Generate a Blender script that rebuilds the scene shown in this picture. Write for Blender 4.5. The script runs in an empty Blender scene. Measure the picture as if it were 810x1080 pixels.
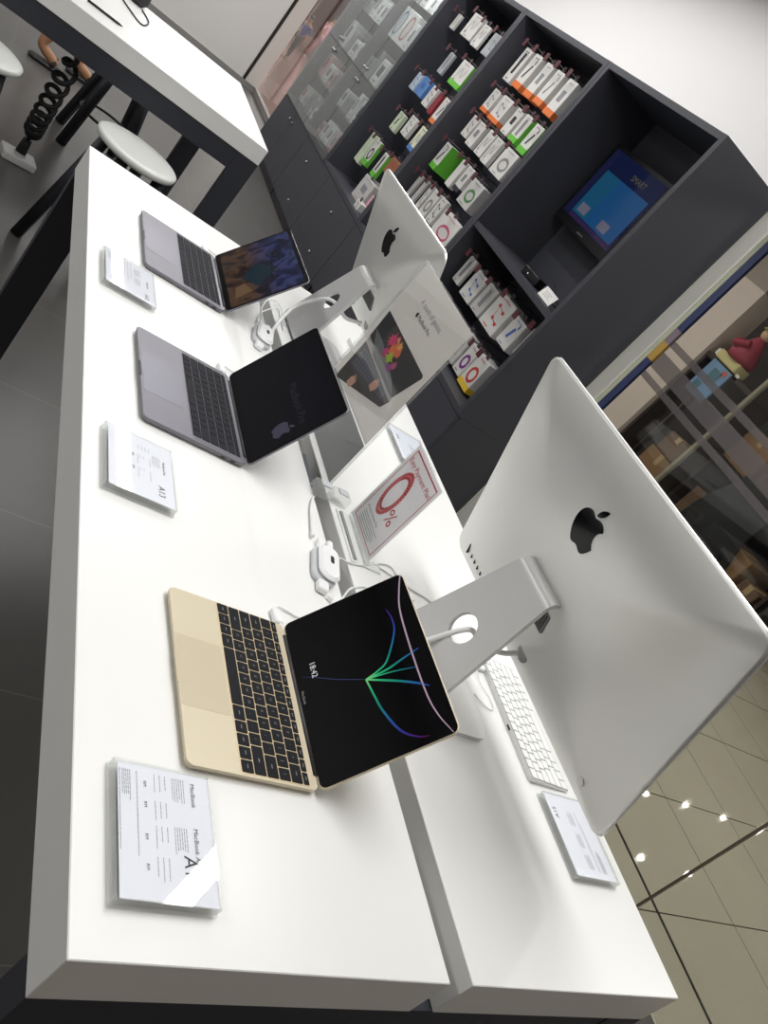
import bpy, bmesh, math, random
from mathutils import Matrix, Vector
PI = math.pi
S = bpy.context.scene
C = S.collection
random.seed(7)

# ------------------------------------------------------------------ materials
def lin(c):
    return tuple(((v/255)/12.92 if v/255 <= .04045 else ((v/255+.055)/1.055)**2.4) for v in c) + (1,)
MATS = {}
def mat(name, rgb, rough=.5, metal=0, spec=.5, coat=0, emit=None, estr=0, noise=0, nscale=60):
    if name in MATS: return MATS[name]
    m = bpy.data.materials.new(name); m.use_nodes = True
    nt = m.node_tree; b = nt.nodes['Principled BSDF']
    b.inputs['Base Color'].default_value = lin(rgb)
    b.inputs['Roughness'].default_value = rough
    b.inputs['Metallic'].default_value = metal
    b.inputs['Specular IOR Level'].default_value = spec
    b.inputs['Coat Weight'].default_value = coat
    b.inputs['Coat Roughness'].default_value = .05
    if emit:
        b.inputs['Emission Color'].default_value = lin(emit)
        b.inputs['Emission Strength'].default_value = estr
    if noise:
        tc = nt.nodes.new('ShaderNodeTexCoord'); n = nt.nodes.new('ShaderNodeTexNoise')
        n.inputs['Scale'].default_value = nscale
        bp = nt.nodes.new('ShaderNodeBump'); bp.inputs['Strength'].default_value = noise
        bp.inputs['Distance'].default_value = .002
        nt.links.new(tc.outputs['Object'], n.inputs['Vector'])
        nt.links.new(n.outputs['Fac'], bp.inputs['Height'])
        nt.links.new(bp.outputs['Normal'], b.inputs['Normal'])
    MATS[name] = m
    return m

def tile_mat(name, rgb, grout, size, ox, oy, w, rough, spec=.5, mottling=.06, wx=None):
    m = bpy.data.materials.new(name); m.use_nodes = True
    nt = m.node_tree; L = nt.links; b = nt.nodes['Principled BSDF']
    tc = nt.nodes.new('ShaderNodeTexCoord'); sp = nt.nodes.new('ShaderNodeSeparateXYZ')
    L.new(tc.outputs['Object'], sp.inputs[0])
    def line(out, off, ww):
        a = nt.nodes.new('ShaderNodeMath'); a.operation = 'SUBTRACT'; a.inputs[1].default_value = off - 60*size - ww/2
        L.new(out, a.inputs[0])
        f = nt.nodes.new('ShaderNodeMath'); f.operation = 'MODULO'; f.inputs[1].default_value = size
        L.new(a.outputs[0], f.inputs[0])
        l = nt.nodes.new('ShaderNodeMath'); l.operation = 'LESS_THAN'; l.inputs[1].default_value = ww
        L.new(f.outputs[0], l.inputs[0]); return l.outputs[0]
    mx = nt.nodes.new('ShaderNodeMath'); mx.operation = 'MAXIMUM'
    L.new(line(sp.outputs['X'], ox, wx or w), mx.inputs[0]); L.new(line(sp.outputs['Y'], oy, w), mx.inputs[1])
    n = nt.nodes.new('ShaderNodeTexNoise'); n.inputs['Scale'].default_value = 3.0; n.inputs['Detail'].default_value = 5
    L.new(tc.outputs['Object'], n.inputs['Vector'])
    r = nt.nodes.new('ShaderNodeValToRGB')
    c = lin(rgb)
    r.color_ramp.elements[0].position = .3; r.color_ramp.elements[1].position = .7
    r.color_ramp.elements[0].color = tuple(v*(1-mottling) for v in c[:3])+(1,)
    r.color_ramp.elements[1].color = tuple(v*(1+mottling) for v in c[:3])+(1,)
    L.new(n.outputs['Fac'], r.inputs[0])
    mix = nt.nodes.new('ShaderNodeMix'); mix.data_type = 'RGBA'
    L.new(mx.outputs[0], mix.inputs[0]); L.new(r.outputs[0], mix.inputs[6]); mix.inputs[7].default_value = lin(grout)
    L.new(mix.outputs[2], b.inputs['Base Color'])
    b.inputs['Roughness'].default_value = rough; b.inputs['Specular IOR Level'].default_value = spec
    return m

def glass_mat(name, tint, gloss, haze=0, haze_rgb=(225, 228, 226), rough=.02):
    """Sheet glass / acrylic: see-through, mirror-like at grazing angles, optional diffuse veil."""
    m = bpy.data.materials.new(name); m.use_nodes = True
    nt = m.node_tree; L = nt.links
    for n in list(nt.nodes): nt.nodes.remove(n)
    out = nt.nodes.new('ShaderNodeOutputMaterial')
    t = nt.nodes.new('ShaderNodeBsdfTransparent'); t.inputs[0].default_value = tint + (1,)
    g = nt.nodes.new('ShaderNodeBsdfGlossy'); g.inputs['Roughness'].default_value = rough
    fr = nt.nodes.new('ShaderNodeFresnel'); ge = nt.nodes.new('ShaderNodeNewGeometry')
    io = nt.nodes.new('ShaderNodeMix'); L.new(ge.outputs['Backfacing'], io.inputs[0])   # a thin sheet mirrors alike from both faces
    io.inputs[2].default_value = gloss; io.inputs[3].default_value = 1/gloss; L.new(io.outputs[0], fr.inputs['IOR'])
    mx = nt.nodes.new('ShaderNodeMixShader')
    L.new(fr.outputs[0], mx.inputs[0])
    if haze:
        d = nt.nodes.new('ShaderNodeBsdfDiffuse'); d.inputs[0].default_value = lin(haze_rgb)
        m2 = nt.nodes.new('ShaderNodeMixShader'); m2.inputs[0].default_value = haze
        L.new(t.outputs[0], m2.inputs[1]); L.new(d.outputs[0], m2.inputs[2])
        L.new(m2.outputs[0], mx.inputs[1])
    else:
        L.new(t.outputs[0], mx.inputs[1])
    L.new(g.outputs[0], mx.inputs[2]); L.new(mx.outputs[0], out.inputs[0])
    return m

WHITE = mat('white_laminate', (239, 239, 237), .32, spec=.5)
DARK = mat('charcoal_laminate', (66, 67, 74), .5, spec=.4)
DARKIN = mat('charcoal_inside', (72, 73, 80), .6, spec=.3)
BLACKM = mat('black_metal', (36, 37, 43), .45)
ALU = mat('silver_aluminium', (222, 222, 219), .42, metal=.65)
ALUS = mat('satin_aluminium_stand', (214, 214, 214), .42, metal=.55)
ALUE = mat('bright_aluminium_edge', (245, 245, 244), .3, metal=.5)
GOLD = mat('gold_aluminium', (210, 199, 174), .45, metal=.25)
GOLDP = mat('gold_trackpad', (200, 188, 162), .40, metal=.25)
GREY = mat('space_grey_aluminium', (124, 122, 130), .45, metal=.4)
GREYP = mat('grey_trackpad', (118, 116, 126), .38, metal=.4)
KEYB = mat('black_key', (26, 27, 32), .7, spec=.2)
KEYG = mat('dark_grey_key', (36, 36, 42), .7, spec=.2)
KEYW = mat('white_key', (242, 242, 240), .45)
LEGEND = mat('key_legend', (128, 128, 130), .6)
BEZEL = mat('glossy_black_glass', (4, 4, 7), .06, spec=.28)
LOGOB = mat('gloss_black_logo', (5, 6, 8), .1, spec=.22)
RUB = mat('black_rubber', (22, 22, 24), .6)
WPL = mat('white_plastic', (240, 241, 242), .35)
CABLE = mat('white_cable', (236, 237, 238), .4)
SLOT = mat('dark_slot', (30, 30, 34), .5)
PAPER = mat('paper', (241, 242, 251), .7)
PAPERW = mat('white_paper', (236, 234, 230), .6)
INK = mat('dark_ink', (46, 46, 52), .8)
INKG = mat('grey_ink', (136, 136, 148), .8)
RED = mat('red_ink', (190, 60, 66), .7)
REDL = mat('pale_red_ink', (222, 140, 142), .7)
GRNK = mat('green_grey_ink', (120, 140, 134), .8)
ACR = glass_mat('clear_acrylic', (.985, .99, .988), 1.35)
ACRE = glass_mat('acrylic_edge', (.985, .99, .985), 1.3, haze=.16, haze_rgb=(250, 251, 250), rough=.05)
MAROON = mat('maroon_price_tag', (78, 30, 38), .6)
CHROME = mat('steel', (170, 170, 172), .3, metal=.9)

# ------------------------------------------------------------------ mesh builder
class MB:
    def __init__(s): s.v = []; s.f = []; s.sm = []
    def add(s, vs, fs, M=None, smooth=False):
        o = len(s.v)
        for p in vs:
            p = Vector(p); s.v.append(tuple(M @ p) if M is not None else tuple(p))
        for f in fs: s.f.append(tuple(i+o for i in f)); s.sm.append(smooth)
        return s
    def box(s, x0, x1, y0, y1, z0, z1, M=None, b=0):
        if b: return s.slab((x0+x1)/2, (y0+y1)/2, abs(x1-x0), abs(y1-y0), z0, z1, b, b, M, 1)
        v = [(x0,y0,z0),(x1,y0,z0),(x1,y1,z0),(x0,y1,z0),(x0,y0,z1),(x1,y0,z1),(x1,y1,z1),(x0,y1,z1)]
        return s.add(v, [(0,3,2,1),(4,5,6,7),(0,1,5,4),(1,2,6,5),(2,3,7,6),(3,0,4,7)], M)
    def loft(s, rings, M=None, cap0=True, cap1=True, smooth=True):
        n = len(rings[0]); v = [p for r in rings for p in r]; f = []
        for k in range(len(rings)-1):
            for i in range(n):
                j = (i+1) % n
                f.append((k*n+i, k*n+j, (k+1)*n+j, (k+1)*n+i))
        s.add(v, f, M, smooth)
        if cap0: s.add(rings[0][::-1], [tuple(range(n))], M)
        if cap1: s.add(rings[-1], [tuple(range(n))], M)
        return s
    def slab(s, cx, cy, w, h, z0, z1, r, b=.001, M=None, seg=5):
        def ring(ins, z): return [(x+cx, y+cy, z) for x, y in rrect(w-2*ins, h-2*ins, max(r-ins, 1e-4), seg)]
        b = min(b, abs(z1-z0)*.45)
        return s.loft([ring(b, z0), ring(0, z0+b), ring(0, z1-b), ring(b, z1)], M, smooth=False)
    def prism(s, poly, z0, z1, M=None):
        n = len(poly)
        return s.loft([[(x, y, z0) for x, y in poly], [(x, y, z1) for x, y in poly]], M, smooth=False)
    def tube(s, pts, r, n=8, M=None, closed=False):
        pts = [Vector(p) for p in pts]; rings = []; up = None
        for i, p in enumerate(pts):
            t = (pts[min(i+1, len(pts)-1)] - pts[max(i-1, 0)]).normalized()
            if up is None:
                a = Vector((0, 0, 1)) if abs(t.z) < .9 else Vector((1, 0, 0)); up = (a - t*a.dot(t)).normalized()
            else:
                up = up - t*up.dot(t); up = up.normalized() if up.length > 1e-6 else t.orthogonal().normalized()
            w = t.cross(up); rr = r[i] if isinstance(r, (list, tuple)) else r
            rings.append([tuple(p + (up*math.cos(2*PI*k/n) + w*math.sin(2*PI*k/n))*rr) for k in range(n)])
        return s.loft(rings, M)
    def lathe(s, prof, n=24, M=None):
        rings = [[(r*math.cos(2*PI*k/n), r*math.sin(2*PI*k/n), z) for k in range(n)] for r, z in prof]
        return s.loft(rings, M)
    def ellipsoid(s, c, r, M=None, n=12, m=8):
        rings = []
        for j in range(1, m):
            a = -PI/2 + PI*j/m
            rings.append([(c[0]+r[0]*math.cos(a)*math.cos(2*PI*k/n), c[1]+r[1]*math.cos(a)*math.sin(2*PI*k/n), c[2]+r[2]*math.sin(a)) for k in range(n)])
        return s.loft(rings, M)
    def ribbon(s, pts, ws, M=None):
        """flat strip in the local xy plane at z of the points"""
        pts = [Vector(p) for p in pts]; v = []; f = []
        for i, p in enumerate(pts):
            t = (pts[min(i+1, len(pts)-1)] - pts[max(i-1, 0)]).normalized()
            nrm = Vector((-t.y, t.x, 0)); w = ws[i] if isinstance(ws, (list, tuple)) else ws
            v += [tuple(p+nrm*w/2), tuple(p-nrm*w/2)]
        for i in range(len(pts)-1): f.append((2*i, 2*i+1, 2*i+3, 2*i+2))
        return s.add(v, f, M)
    def text(s, body, size, M, align='LEFT', ext=.00008):
        cu = bpy.data.curves.new('t', 'FONT'); cu.body = body; cu.size = size; cu.align_x = align; cu.extrude = ext
        cu.resolution_u = 3
        o = bpy.data.objects.new('t', cu); C.objects.link(o)
        dg = bpy.context.evaluated_depsgraph_get()
        me = o.evaluated_get(dg).to_mesh()
        s.add([v.co.copy() for v in me.vertices], [tuple(p.vertices) for p in me.polygons], M)
        o.evaluated_get(dg).to_mesh_clear()
        bpy.data.objects.remove(o); bpy.data.curves.remove(cu)
        return s
    def mesh(s, name, m):
        me = bpy.data.meshes.new(name); me.from_pydata(s.v, [], s.f)
        me.polygons.foreach_set('use_smooth', s.sm)
        bm = bmesh.new(); bm.from_mesh(me); bmesh.ops.remove_doubles(bm, verts=bm.verts, dist=1e-6)
        bmesh.ops.recalc_face_normals(bm, faces=bm.faces); bm.to_mesh(me); bm.free()
        for q in (m if isinstance(m, (list, tuple)) else [m]): me.materials.append(q)
        me.update(); return me
    def build(s, name, m, parent=None, bevel=0):
        o = bpy.data.objects.new(name, s.mesh(name, m)); C.objects.link(o)
        if parent: o.parent = parent
        if bevel:
            b = o.modifiers.new('bevel', 'BEVEL'); b.width = bevel; b.segments = 2; b.limit_method = 'ANGLE'
        return o

def rrect(w, h, r, seg=5):
    r = min(r, w/2-1e-5, h/2-1e-5); out = []
    for cx, cy, a0 in ((w/2-r, h/2-r, 0), (-w/2+r, h/2-r, PI/2), (-w/2+r, -h/2+r, PI), (w/2-r, -h/2+r, 1.5*PI)):
        for k in range(seg+1):
            a = a0 + PI/2*k/seg; out.append((cx+r*math.cos(a), cy+r*math.sin(a)))
    return out
def catmull(pts, n=8):
    pts = [Vector(p) for p in pts]; P = [2*pts[0]-pts[1]] + pts + [2*pts[-1]-pts[-2]]; out = []
    for i in range(1, len(P)-2):
        a, b, c, d = P[i-1:i+3]
        for k in range(n):
            t = k/n
            out.append(.5*((2*b) + (c-a)*t + (2*a-5*b+4*c-d)*t*t + (3*b-a-3*c+d)*t**3))
    return out + [pts[-1]]
def bez(p0, p1, p2, p3, n=8):
    return [tuple((1-t)**3*p0[i]+3*(1-t)**2*t*p1[i]+3*(1-t)*t*t*p2[i]+t**3*p3[i] for i in (0, 1)) for t in [k/n for k in range(1, n+1)]]
def frame(o, ax, ay, az=None):
    ax = Vector(ax).normalized(); ay = Vector(ay).normalized(); az = Vector(az) if az is not None else ax.cross(ay)
    M = Matrix.Identity(4)
    for i in range(3): M[i][0] = ax[i]; M[i][1] = ay[i]; M[i][2] = az[i]; M[i][3] = o[i]
    return M
def Tr(x, y, z=0): return Matrix.Translation((x, y, z))
def tag(o, label, cat, group=None):
    o['label'] = label; o['category'] = cat
    if group: o['group'] = group
    return o
def thing(name, label, cat, loc=(0, 0, 0), rz=0, group=None):
    o = bpy.data.objects.new(name, None); C.objects.link(o); o.empty_display_size = .05
    o.location = loc; o.rotation_euler = (0, 0, rz); return tag(o, label, cat, group)
def struct(o): o['kind'] = 'structure'; return o
def copy_tree(o, parent=None):
    c = o.copy(); C.objects.link(c)
    if parent: c.parent = parent
    for ch in list(o.children): copy_tree(ch, c)
    return c

# apple shaped emblem outline (24 x 24 units, y down) -> flat polygons
def emblem():
    P = (12.152, 6.896); out = [P]
    segs = [(-.948,0,-2.415,-1.078,-3.96,-1.04),(-2.04,.027,-3.91,1.183,-4.961,3.014),(-2.117,3.675,-.546,9.103,1.519,12.09),
            (1.013,1.454,2.208,3.09,3.792,3.039),(1.52,-.065,2.09,-.987,3.935,-.987),(1.831,0,2.35,.987,3.96,.948),
            (1.637,-.026,2.676,-1.48,3.676,-2.948),(1.156,-1.688,1.636,-3.325,1.662,-3.415),(-.039,-.013,-3.182,-1.221,-3.22,-4.857),
            (-.026,-3.04,2.48,-4.494,2.597,-4.559),(-1.429,-2.09,-3.623,-2.324,-4.39,-2.376),(-2,-.156,-3.675,1.09,-4.61,1.09)]
    def run(P, segs):
        o = [P]
        for a in segs:
            o += bez(P, (P[0]+a[0], P[1]+a[1]), (P[0]+a[2], P[1]+a[3]), (P[0]+a[4], P[1]+a[5]), 6); P = (P[0]+a[4], P[1]+a[5])
        return o[:-1]
    body = run(P, segs)
    leaf = run((15.53, 3.83), [(.843,-1.012,1.4,-2.427,1.245,-3.83),(-1.207,.052,-2.662,.805,-3.532,1.818),(-.78,.896,-1.454,2.338,-1.273,3.714),(1.338,.104,2.715,-.688,3.559,-1.701)])
    f = lambda q: [((x-12)/24, (12-y)/24) for x, y in q]
    return f(body), f(leaf)
EMB = emblem()
def drape_emblem(name, size, M, zf, x0, y0, m, parent):
    bm = bmesh.new()
    for poly in EMB: bm.faces.new([bm.verts.new((x*size, y*size, 0)) for x, y in poly])
    bmesh.ops.triangulate(bm, faces=bm.faces[:])
    for _ in range(3):
        bmesh.ops.subdivide_edges(bm, edges=[e for e in bm.edges if e.calc_length() > .004], cuts=1)
        bmesh.ops.triangulate(bm, faces=bm.faces[:])
    g = bmesh.ops.extrude_face_region(bm, geom=bm.faces[:]); up_ = [v for v in g['geom'] if isinstance(v, bmesh.types.BMVert)]
    for v in bm.verts: v.co = (v.co.x+x0, v.co.y+y0, zf(v.co.x+x0, v.co.y+y0)-.0008)
    for v in up_: v.co.z += .0018
    bmesh.ops.recalc_face_normals(bm, faces=bm.faces[:])
    me = bpy.data.meshes.new(name); bm.transform(M); bm.to_mesh(me); bm.free(); me.materials.append(m)
    for p_ in me.polygons: p_.use_smooth = False
    o = bpy.data.objects.new(name, me); C.objects.link(o); o.parent = parent; return o
def put_emblem(mb, size, M, th=.0004):
    for poly in EMB: mb.prism([(x*size, y*size) for x, y in poly], 0, th, M)
    return mb

# ------------------------------------------------------------------ camera (solved from the photograph's geometry)
FPX = 889.027
R = [(0.7252, 0.3687, 0.5815), (-0.2403, -0.6559, 0.7156), (0.6452, -0.6587, -0.3870)]   # world axes seen in camera x-right, y-down, z-forward
cam = bpy.data.cameras.new('camera'); co = bpy.data.objects.new('camera', cam); C.objects.link(co)
right = Vector((R[0][0], R[1][0], R[2][0])); down = Vector((R[0][1], R[1][1], R[2][1])); fwd = Vector((R[0][2], R[1][2], R[2][2]))
right.normalize(); fwd = (fwd - right*fwd.dot(right)).normalized(); up = right.cross(fwd)
M = Matrix.Identity(4)
for i in range(3): M[i][0] = right[i]; M[i][1] = up[i]; M[i][2] = -fwd[i]
M.translation = (-.3674, -.3327, .7128)
co.matrix_world = M
cam.sensor_fit = 'VERTICAL'; cam.sensor_height = 36; cam.lens = FPX*36/1080; cam.clip_start = .01; cam.clip_end = 200
S.camera = co

FZ = -.86          # shop floor; z = 0 is the table top
CZ = 2.0           # ceiling

# ------------------------------------------------------------------ the room
FLOOR = tile_mat('grey_floor_tile', (88, 86, 84), (108, 105, 100), .6, 1.725, .985, .004, .34, spec=.3)
MALLF = tile_mat('beige_polished_tile', (196, 189, 170), (74, 68, 52), .6, 2.815, .713, .006, .035, spec=.6, mottling=.03, wx=.004)
PINKF = tile_mat('rosy_reflection_tile', (178, 150, 142), (130, 108, 102), .6, 2.815, .713, .01, .12, spec=.6)  # rosy base colour paints in a red carpet's reflection
WALLM = mat('white_wall_paint', (236, 234, 232), .7)
WALLG = mat('warm_white_panel', (226, 219, 214), .55)
CEIL = mat('white_ceiling', (240, 240, 238), .8)
struct(MB().box(-4.5, 2.45, -3.5, 10.3, FZ-.1, FZ).build('floor', FLOOR))
struct(MB().box(2.45, 14, -3.5, 7.95, FZ-.1, FZ).build('floor_mall', MALLF))
struct(MB().box(2.45, 14, 7.95, 30, FZ-.1, FZ).build('floor_mall_far', PINKF))
struct(MB().box(-4.5, 2.6, -3.5, 10.3, CZ, CZ+.1).build('ceiling', CEIL))
struct(MB().box(2.6, 14, -3.5, 30, CZ+.2, CZ+.3).build('ceiling_mall', mat('mall_ceiling', (215, 212, 205), .8)))
struct(MB().box(-4.6, -4.5, -3.5, 10.3, FZ, CZ).build('wall_left', mat('grey_side_wall', (205, 203, 200), .7)))
struct(MB().box(-4.5, 2.45, -3.6, -3.5, FZ, CZ).build('wall_front', mat('taupe_front_wall', (176, 162, 148), .7)))
w = struct(MB().box(-4.5, 2.25, 10.3, 10.4, FZ+.06, CZ).build('wall_back', WALLM))
struct(MB().box(-4.5, 2.45, 10.28, 10.4, FZ, FZ+.06).build('baseboard_back', mat('grey_skirting', (150, 148, 146), .5)))
struct(MB().box(2.25, 2.285, 10.29, 10.4, FZ+.06, CZ).build('trim_1', mat('black_reveal', (40, 34, 32), .6)))
struct(MB().box(2.285, 2.45, 10.27, 10.4, FZ+.06, CZ).build('trim_2', WALLG))
# bulkhead over cabinet and shopfront glass
struct(MB().box(2.462, 2.6, -3.5, 10.4, 1.285, CZ).build('wall_right', mat('bulkhead_white', (246, 244, 243), .6)))
struct(MB().box(2.452, 2.468, 2.612, 2.70, FZ, 1.285).build('trim_3', mat('white_frame', (236, 234, 226), .4)))
struct(MB().box(2.43, 2.49, 7.73, 10.27, FZ, FZ+.06).build('trim_4', mat('grey_channel', (152, 146, 144), .5)))

# shopfront glass with its frosted bands
GLS = glass_mat('shopfront_glass', (.84, .85, .835), 1.45)
FROST = glass_mat('frosted_band', (.62, .60, .60), 1.2, haze=.26, haze_rgb=(166, 160, 160), rough=.4)
win = bpy.data.objects.new('window_1', None); C.objects.link(win); struct(win); win.location = (2.465, 0, 0)
for y0, y1 in ((.652, 2.610), (-3.5, .646)):
    MB().box(-.005, .005, y0, y1, FZ, 1.285).build('pane', GLS, win)
MB().box(-.006, .006, .645, .653, FZ, 1.285).build('seam', mat('glass_joint', (92, 80, 66), .3), win)
for z0, z1 in ((.395, .425), (.452, .533), (.566, .598)):
    MB().box(-.0075, -.0055, .66, 2.52, z0, z1).build('frosted_stripe', FROST, win)
struct(MB().box(2.807, 2.823, -3.5, 7.95, FZ, FZ+.0015).build('trim_5', mat('black_joint', (30, 27, 22), .4)))
win2 = bpy.data.objects.new('window_2', None); C.objects.link(win2); struct(win2); win2.location = (2.465, 0, 0)
MB().box(-.005, .005, 7.73, 10.27, FZ+.06, 1.285).build('pane', GLS, win2)

# ------------------------------------------------------------------ mall beyond the glass
struct(MB().box(13.9, 14, -3.5, 30, FZ, CZ+.2).build('wall_mall_right', mat('mall_dark_wall', (70, 64, 58), .7)))
struct(MB().box(-2, 14, 29.9, 30, FZ, CZ+.2).build('wall_mall_back', mat('mall_red_wall', (150, 92, 96), .7)))
struct(MB().box(6.46, 6.75, 6.19, 6.56, FZ, 1.35).build('wall_mall_pier', mat('beige_pier', (208, 198, 190), .6)))
struct(MB().box(6.46, 6.75, 6.19, 6.56, 1.35, CZ+.2).build('wall_mall_pier_head', mat('grey_pier_head', (150, 142, 134), .6)))
struct(MB().box(6.46, 6.75, 6.705, 7.4, FZ, CZ+.2).build('wall_mall_column', mat('pale_green_column', (196, 204, 186), .5)))
struct(MB().box(7.6, 7.7, 3.5, 7.6, FZ, CZ+.2).build('wall_mall_shop', mat('dark_shop_wall', (48, 42, 40), .7)))
struct(MB().box(6.5, 7.6, 3.46, 3.5, FZ, CZ+.2).build('wall_mall_shop_side', mat('dark_shop_wall', (48, 42, 40), .7)))
b = thing('banner', 'tall narrow navy banner with an orange middle on the shop pier across the corridor', 'banner', (6.48, 6.65, FZ))
NAVY = mat('navy_print', (44, 58, 110), .5)
MB().box(-.02, .06, -.05, .05, 0, .98).build('navy_panel', NAVY, b)
MB().box(-.02, .06, -.05, .05, .98, 1.22).build('orange_panel', mat('orange_print', (196, 160, 78), .5), b)
MB().box(-.02, .06, -.05, .05, 1.22, 1.40).build('mauve_panel', mat('mauve_print', (140, 128, 146), .5), b)
MB().box(-.02, .06, -.05, .05, 1.40, 2.6).build('navy_panel', NAVY, b)
p = thing('poster', 'light blue poster standing in the dark shop window across the corridor', 'poster', (6.489, 5.86, .2))
MB().tube([(0, 0, FZ-.2), (0, 0, .01)], .008, 8).build('stand_pole', mat('dark_ledge', (56, 48, 46), .6), p)
MB().lathe([(.09, 0), (.09, .012), (.02, .02)], 20, Tr(0, 0, FZ-.2)).build('stand_foot', mat('dark_ledge', (56, 48, 46), .6), p)
MB().box(-.01, .01, -.16, .16, 0, .40).build('sheet', mat('blue_poster', (112, 148, 186), .5), p)
q = MB()
q.box(-.012, -.0105, .02, .12, .05, .15); q.box(-.012, -.0105, -.08, .06, .2, .34)
q.build('printed_blocks', mat('teal_print', (74, 112, 128), .5), p)
MB().box(-.012, -.0105, -.12, -.06, .32, .38).build('red_print', mat('red_orange_print', (190, 96, 84), .5), p)
f = thing('figurine', 'red robed figurine on a cream plinth in the shop window across the corridor', 'figurine', (6.55, 5.83, .62))
MB().box(-.1, .1, -.14, .2, 0, .10, b=.01).build('plinth', mat('cream_plinth', (206, 196, 142), .5), f)
MB().lathe([(.15, .10), (.16, .16), (.10, .30), (.06, .38), (.03, .41)], 14).build('robe', mat('crimson_robe', (150, 44, 66), .6), f)
MB().tube(catmull([(-.06, .12, .28), (-.14, .10, .22), (-.13, -.05, .30)]), .032, 8).build('sleeve', mat('crimson_robe', (150, 44, 66), .6), f)
MB().ellipsoid((0, 0, .46), (.06, .06, .07)).build('head', mat('pale_tan', (214, 180, 146), .6), f)
MB().lathe([(.085, .49), (.06, .53), (.02, .56)], 12).build('hat', mat('olive_hat', (150, 138, 72), .6), f)
for i, (y, z, lab) in enumerate(((6.07, .66, 'small white spotlight reflection at the left corner of the figurine ledge across the corridor'), (5.66, .60, 'small white spotlight reflection at the right corner of the figurine ledge across the corridor'))):
    tag(MB().box(6.50, 6.52, y-.03, y+.03, z-.03, z+.04, b=.004).build('price_card', PAPERW), lab, 'card')  # white blocks stand in for spotlight reflections
t = thing('display_ledge', 'dark ledge carrying the red robed figurine across the corridor', 'shelf', (6.7, 5.74, FZ))
MB().box(-.2, .2, -.44, .44, 1.42, 1.48, b=.01).build('board', mat('dark_ledge', (56, 48, 46), .6), t)
for y in (-.42, .42): MB().box(-.19, .19, y-.015, y+.015, 0, 1.42).build('end_panel', mat('dark_ledge', (56, 48, 46), .6), t)
CARD = mat('brown_cardboard', (138, 108, 78), .75); CARD2 = mat('dark_cardboard', (104, 82, 62), .75)
TAPE = mat('packing_tape', (176, 152, 112), .4)
def carton(x, y, z, dx, dy, dz, m, label, rz=0):
    t = thing('carton', label, 'box', (x, y, z), rz, 'cartons in the shop across the corridor')
    MB().box(-dx/2, dx/2, -dy/2, dy/2, 0, dz, b=.008).build('body', m, t)
    MB().box(-dx/2-.001, dx/2+.001, -.03, .03, dz*.72, dz+.0015).build('tape', TAPE, t)
carton(6.95, 5.0, .02, .5, .42, .40, CARD, 'brown carton on the shelf right of the thin post, beneath the figurine')
carton(6.95, 4.50, .02, .5, .44, .26, CARD2, 'low dark brown carton on the shelf, far right of the upper row')
carton(6.77, 5.64, FZ+.443, .3, .32, .24, CARD2, 'small dark carton stacked on the carton left of the thin post')
carton(6.76, 5.60, FZ, .34, .45, .44, CARD, 'brown carton on the floor just left of the thin post')
carton(6.9, 4.82, FZ, .5, .52, .52, CARD2, 'dark brown carton on the floor, middle of the lower row')
carton(6.9, 4.235, FZ, .5, .44, .46, CARD, 'brown carton on the floor, nearest the corner of the monitor')
carton(6.9, 3.83, FZ, .5, .22, .34, CARD2, 'small dark carton at the right end of the lower row')
t = thing('storage_shelf', 'dark shelf holding the upper row of cartons across the corridor', 'shelf', (6.95, 4.75, FZ))
MB().box(-.3, .35, -1.1, .5, .82, .87).build('board', mat('dark_ledge', (56, 48, 46), .6), t)
for y in (-1.08, .48):
    MB().box(-.28, .33, y-.02, y+.02, 0, .82).build('end_panel', mat('dark_ledge', (56, 48, 46), .6), t)
tag(MB().box(6.44, 6.48, 5.29, 5.33, FZ, CZ+.2).build('glazing_post', mat('pale_post', (150, 146, 128), .4)), 'thin pale glazing post in front of the cartons across the corridor', 'post')
t = thing('fabric_bundle', 'plum coloured cloth bundle on the shelf at the right of the cartons', 'bundle', (6.8, 4.6, .285))
q = MB(); q.ellipsoid((0, 0, .15), (.2, .165, .15), n=16, m=10); q.build('cloth', mat('plum_cloth', (112, 52, 74), .8, noise=.6, nscale=14), t)
t = thing('draped_cloth', 'black cloth draped over the lower cartons across the corridor', 'cloth', (6.58, 4.62, FZ))
q = MB(); rr = []
for k in range(9):
    z = .95 - k*.09; rr.append([(.03*math.sin(k*.9)-.02*k/8+.02, -.34-.02*k, z), (.04+.03*math.sin(k*.9), -.34-.02*k, z), (.04+.03*math.sin(k*.7+1), .12+.02*k, z), (.03*math.sin(k*.7+1)-.02, .12+.02*k, z)])
q.loft(rr); q.build('cloth', mat('black_cloth', (26, 28, 30), .85), t)

# ------------------------------------------------------------------ tables
def worktop(mb, x0, x1, y0, y1): return mb.slab((x0+x1)/2, (y0+y1)/2, x1-x0, y1-y0, -.0767, 0, .0015, .0012)
t = thing('display_table', 'long white topped display table in the foreground carrying the laptops and monitors', 'table', (0, 0, FZ))
W1, X2, XE, LEN = .488, .5293, 1.0122, 2.043
OZ = Matrix.Translation((0, 0, -FZ))
def tpart(name, mb, m, par): return mb.build(name, m, par)
q = MB(); q.slab(W1/2, LEN/2, W1, LEN, -.0767-FZ, -FZ, .0015, .0012); tpart('worktop', q, WHITE, t)
q = MB(); q.slab((X2+XE)/2, LEN/2, XE-X2, LEN, -.0767-FZ, -FZ, .0015, .0012); tpart('worktop', q, WHITE, t)
q = MB(); q.box(W1-.02, X2+.02, .03, LEN-.03, -.11-FZ, -.0775-FZ); tpart('cable_tray', q, mat('tray_grey', (120, 122, 124), .5), t)
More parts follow.
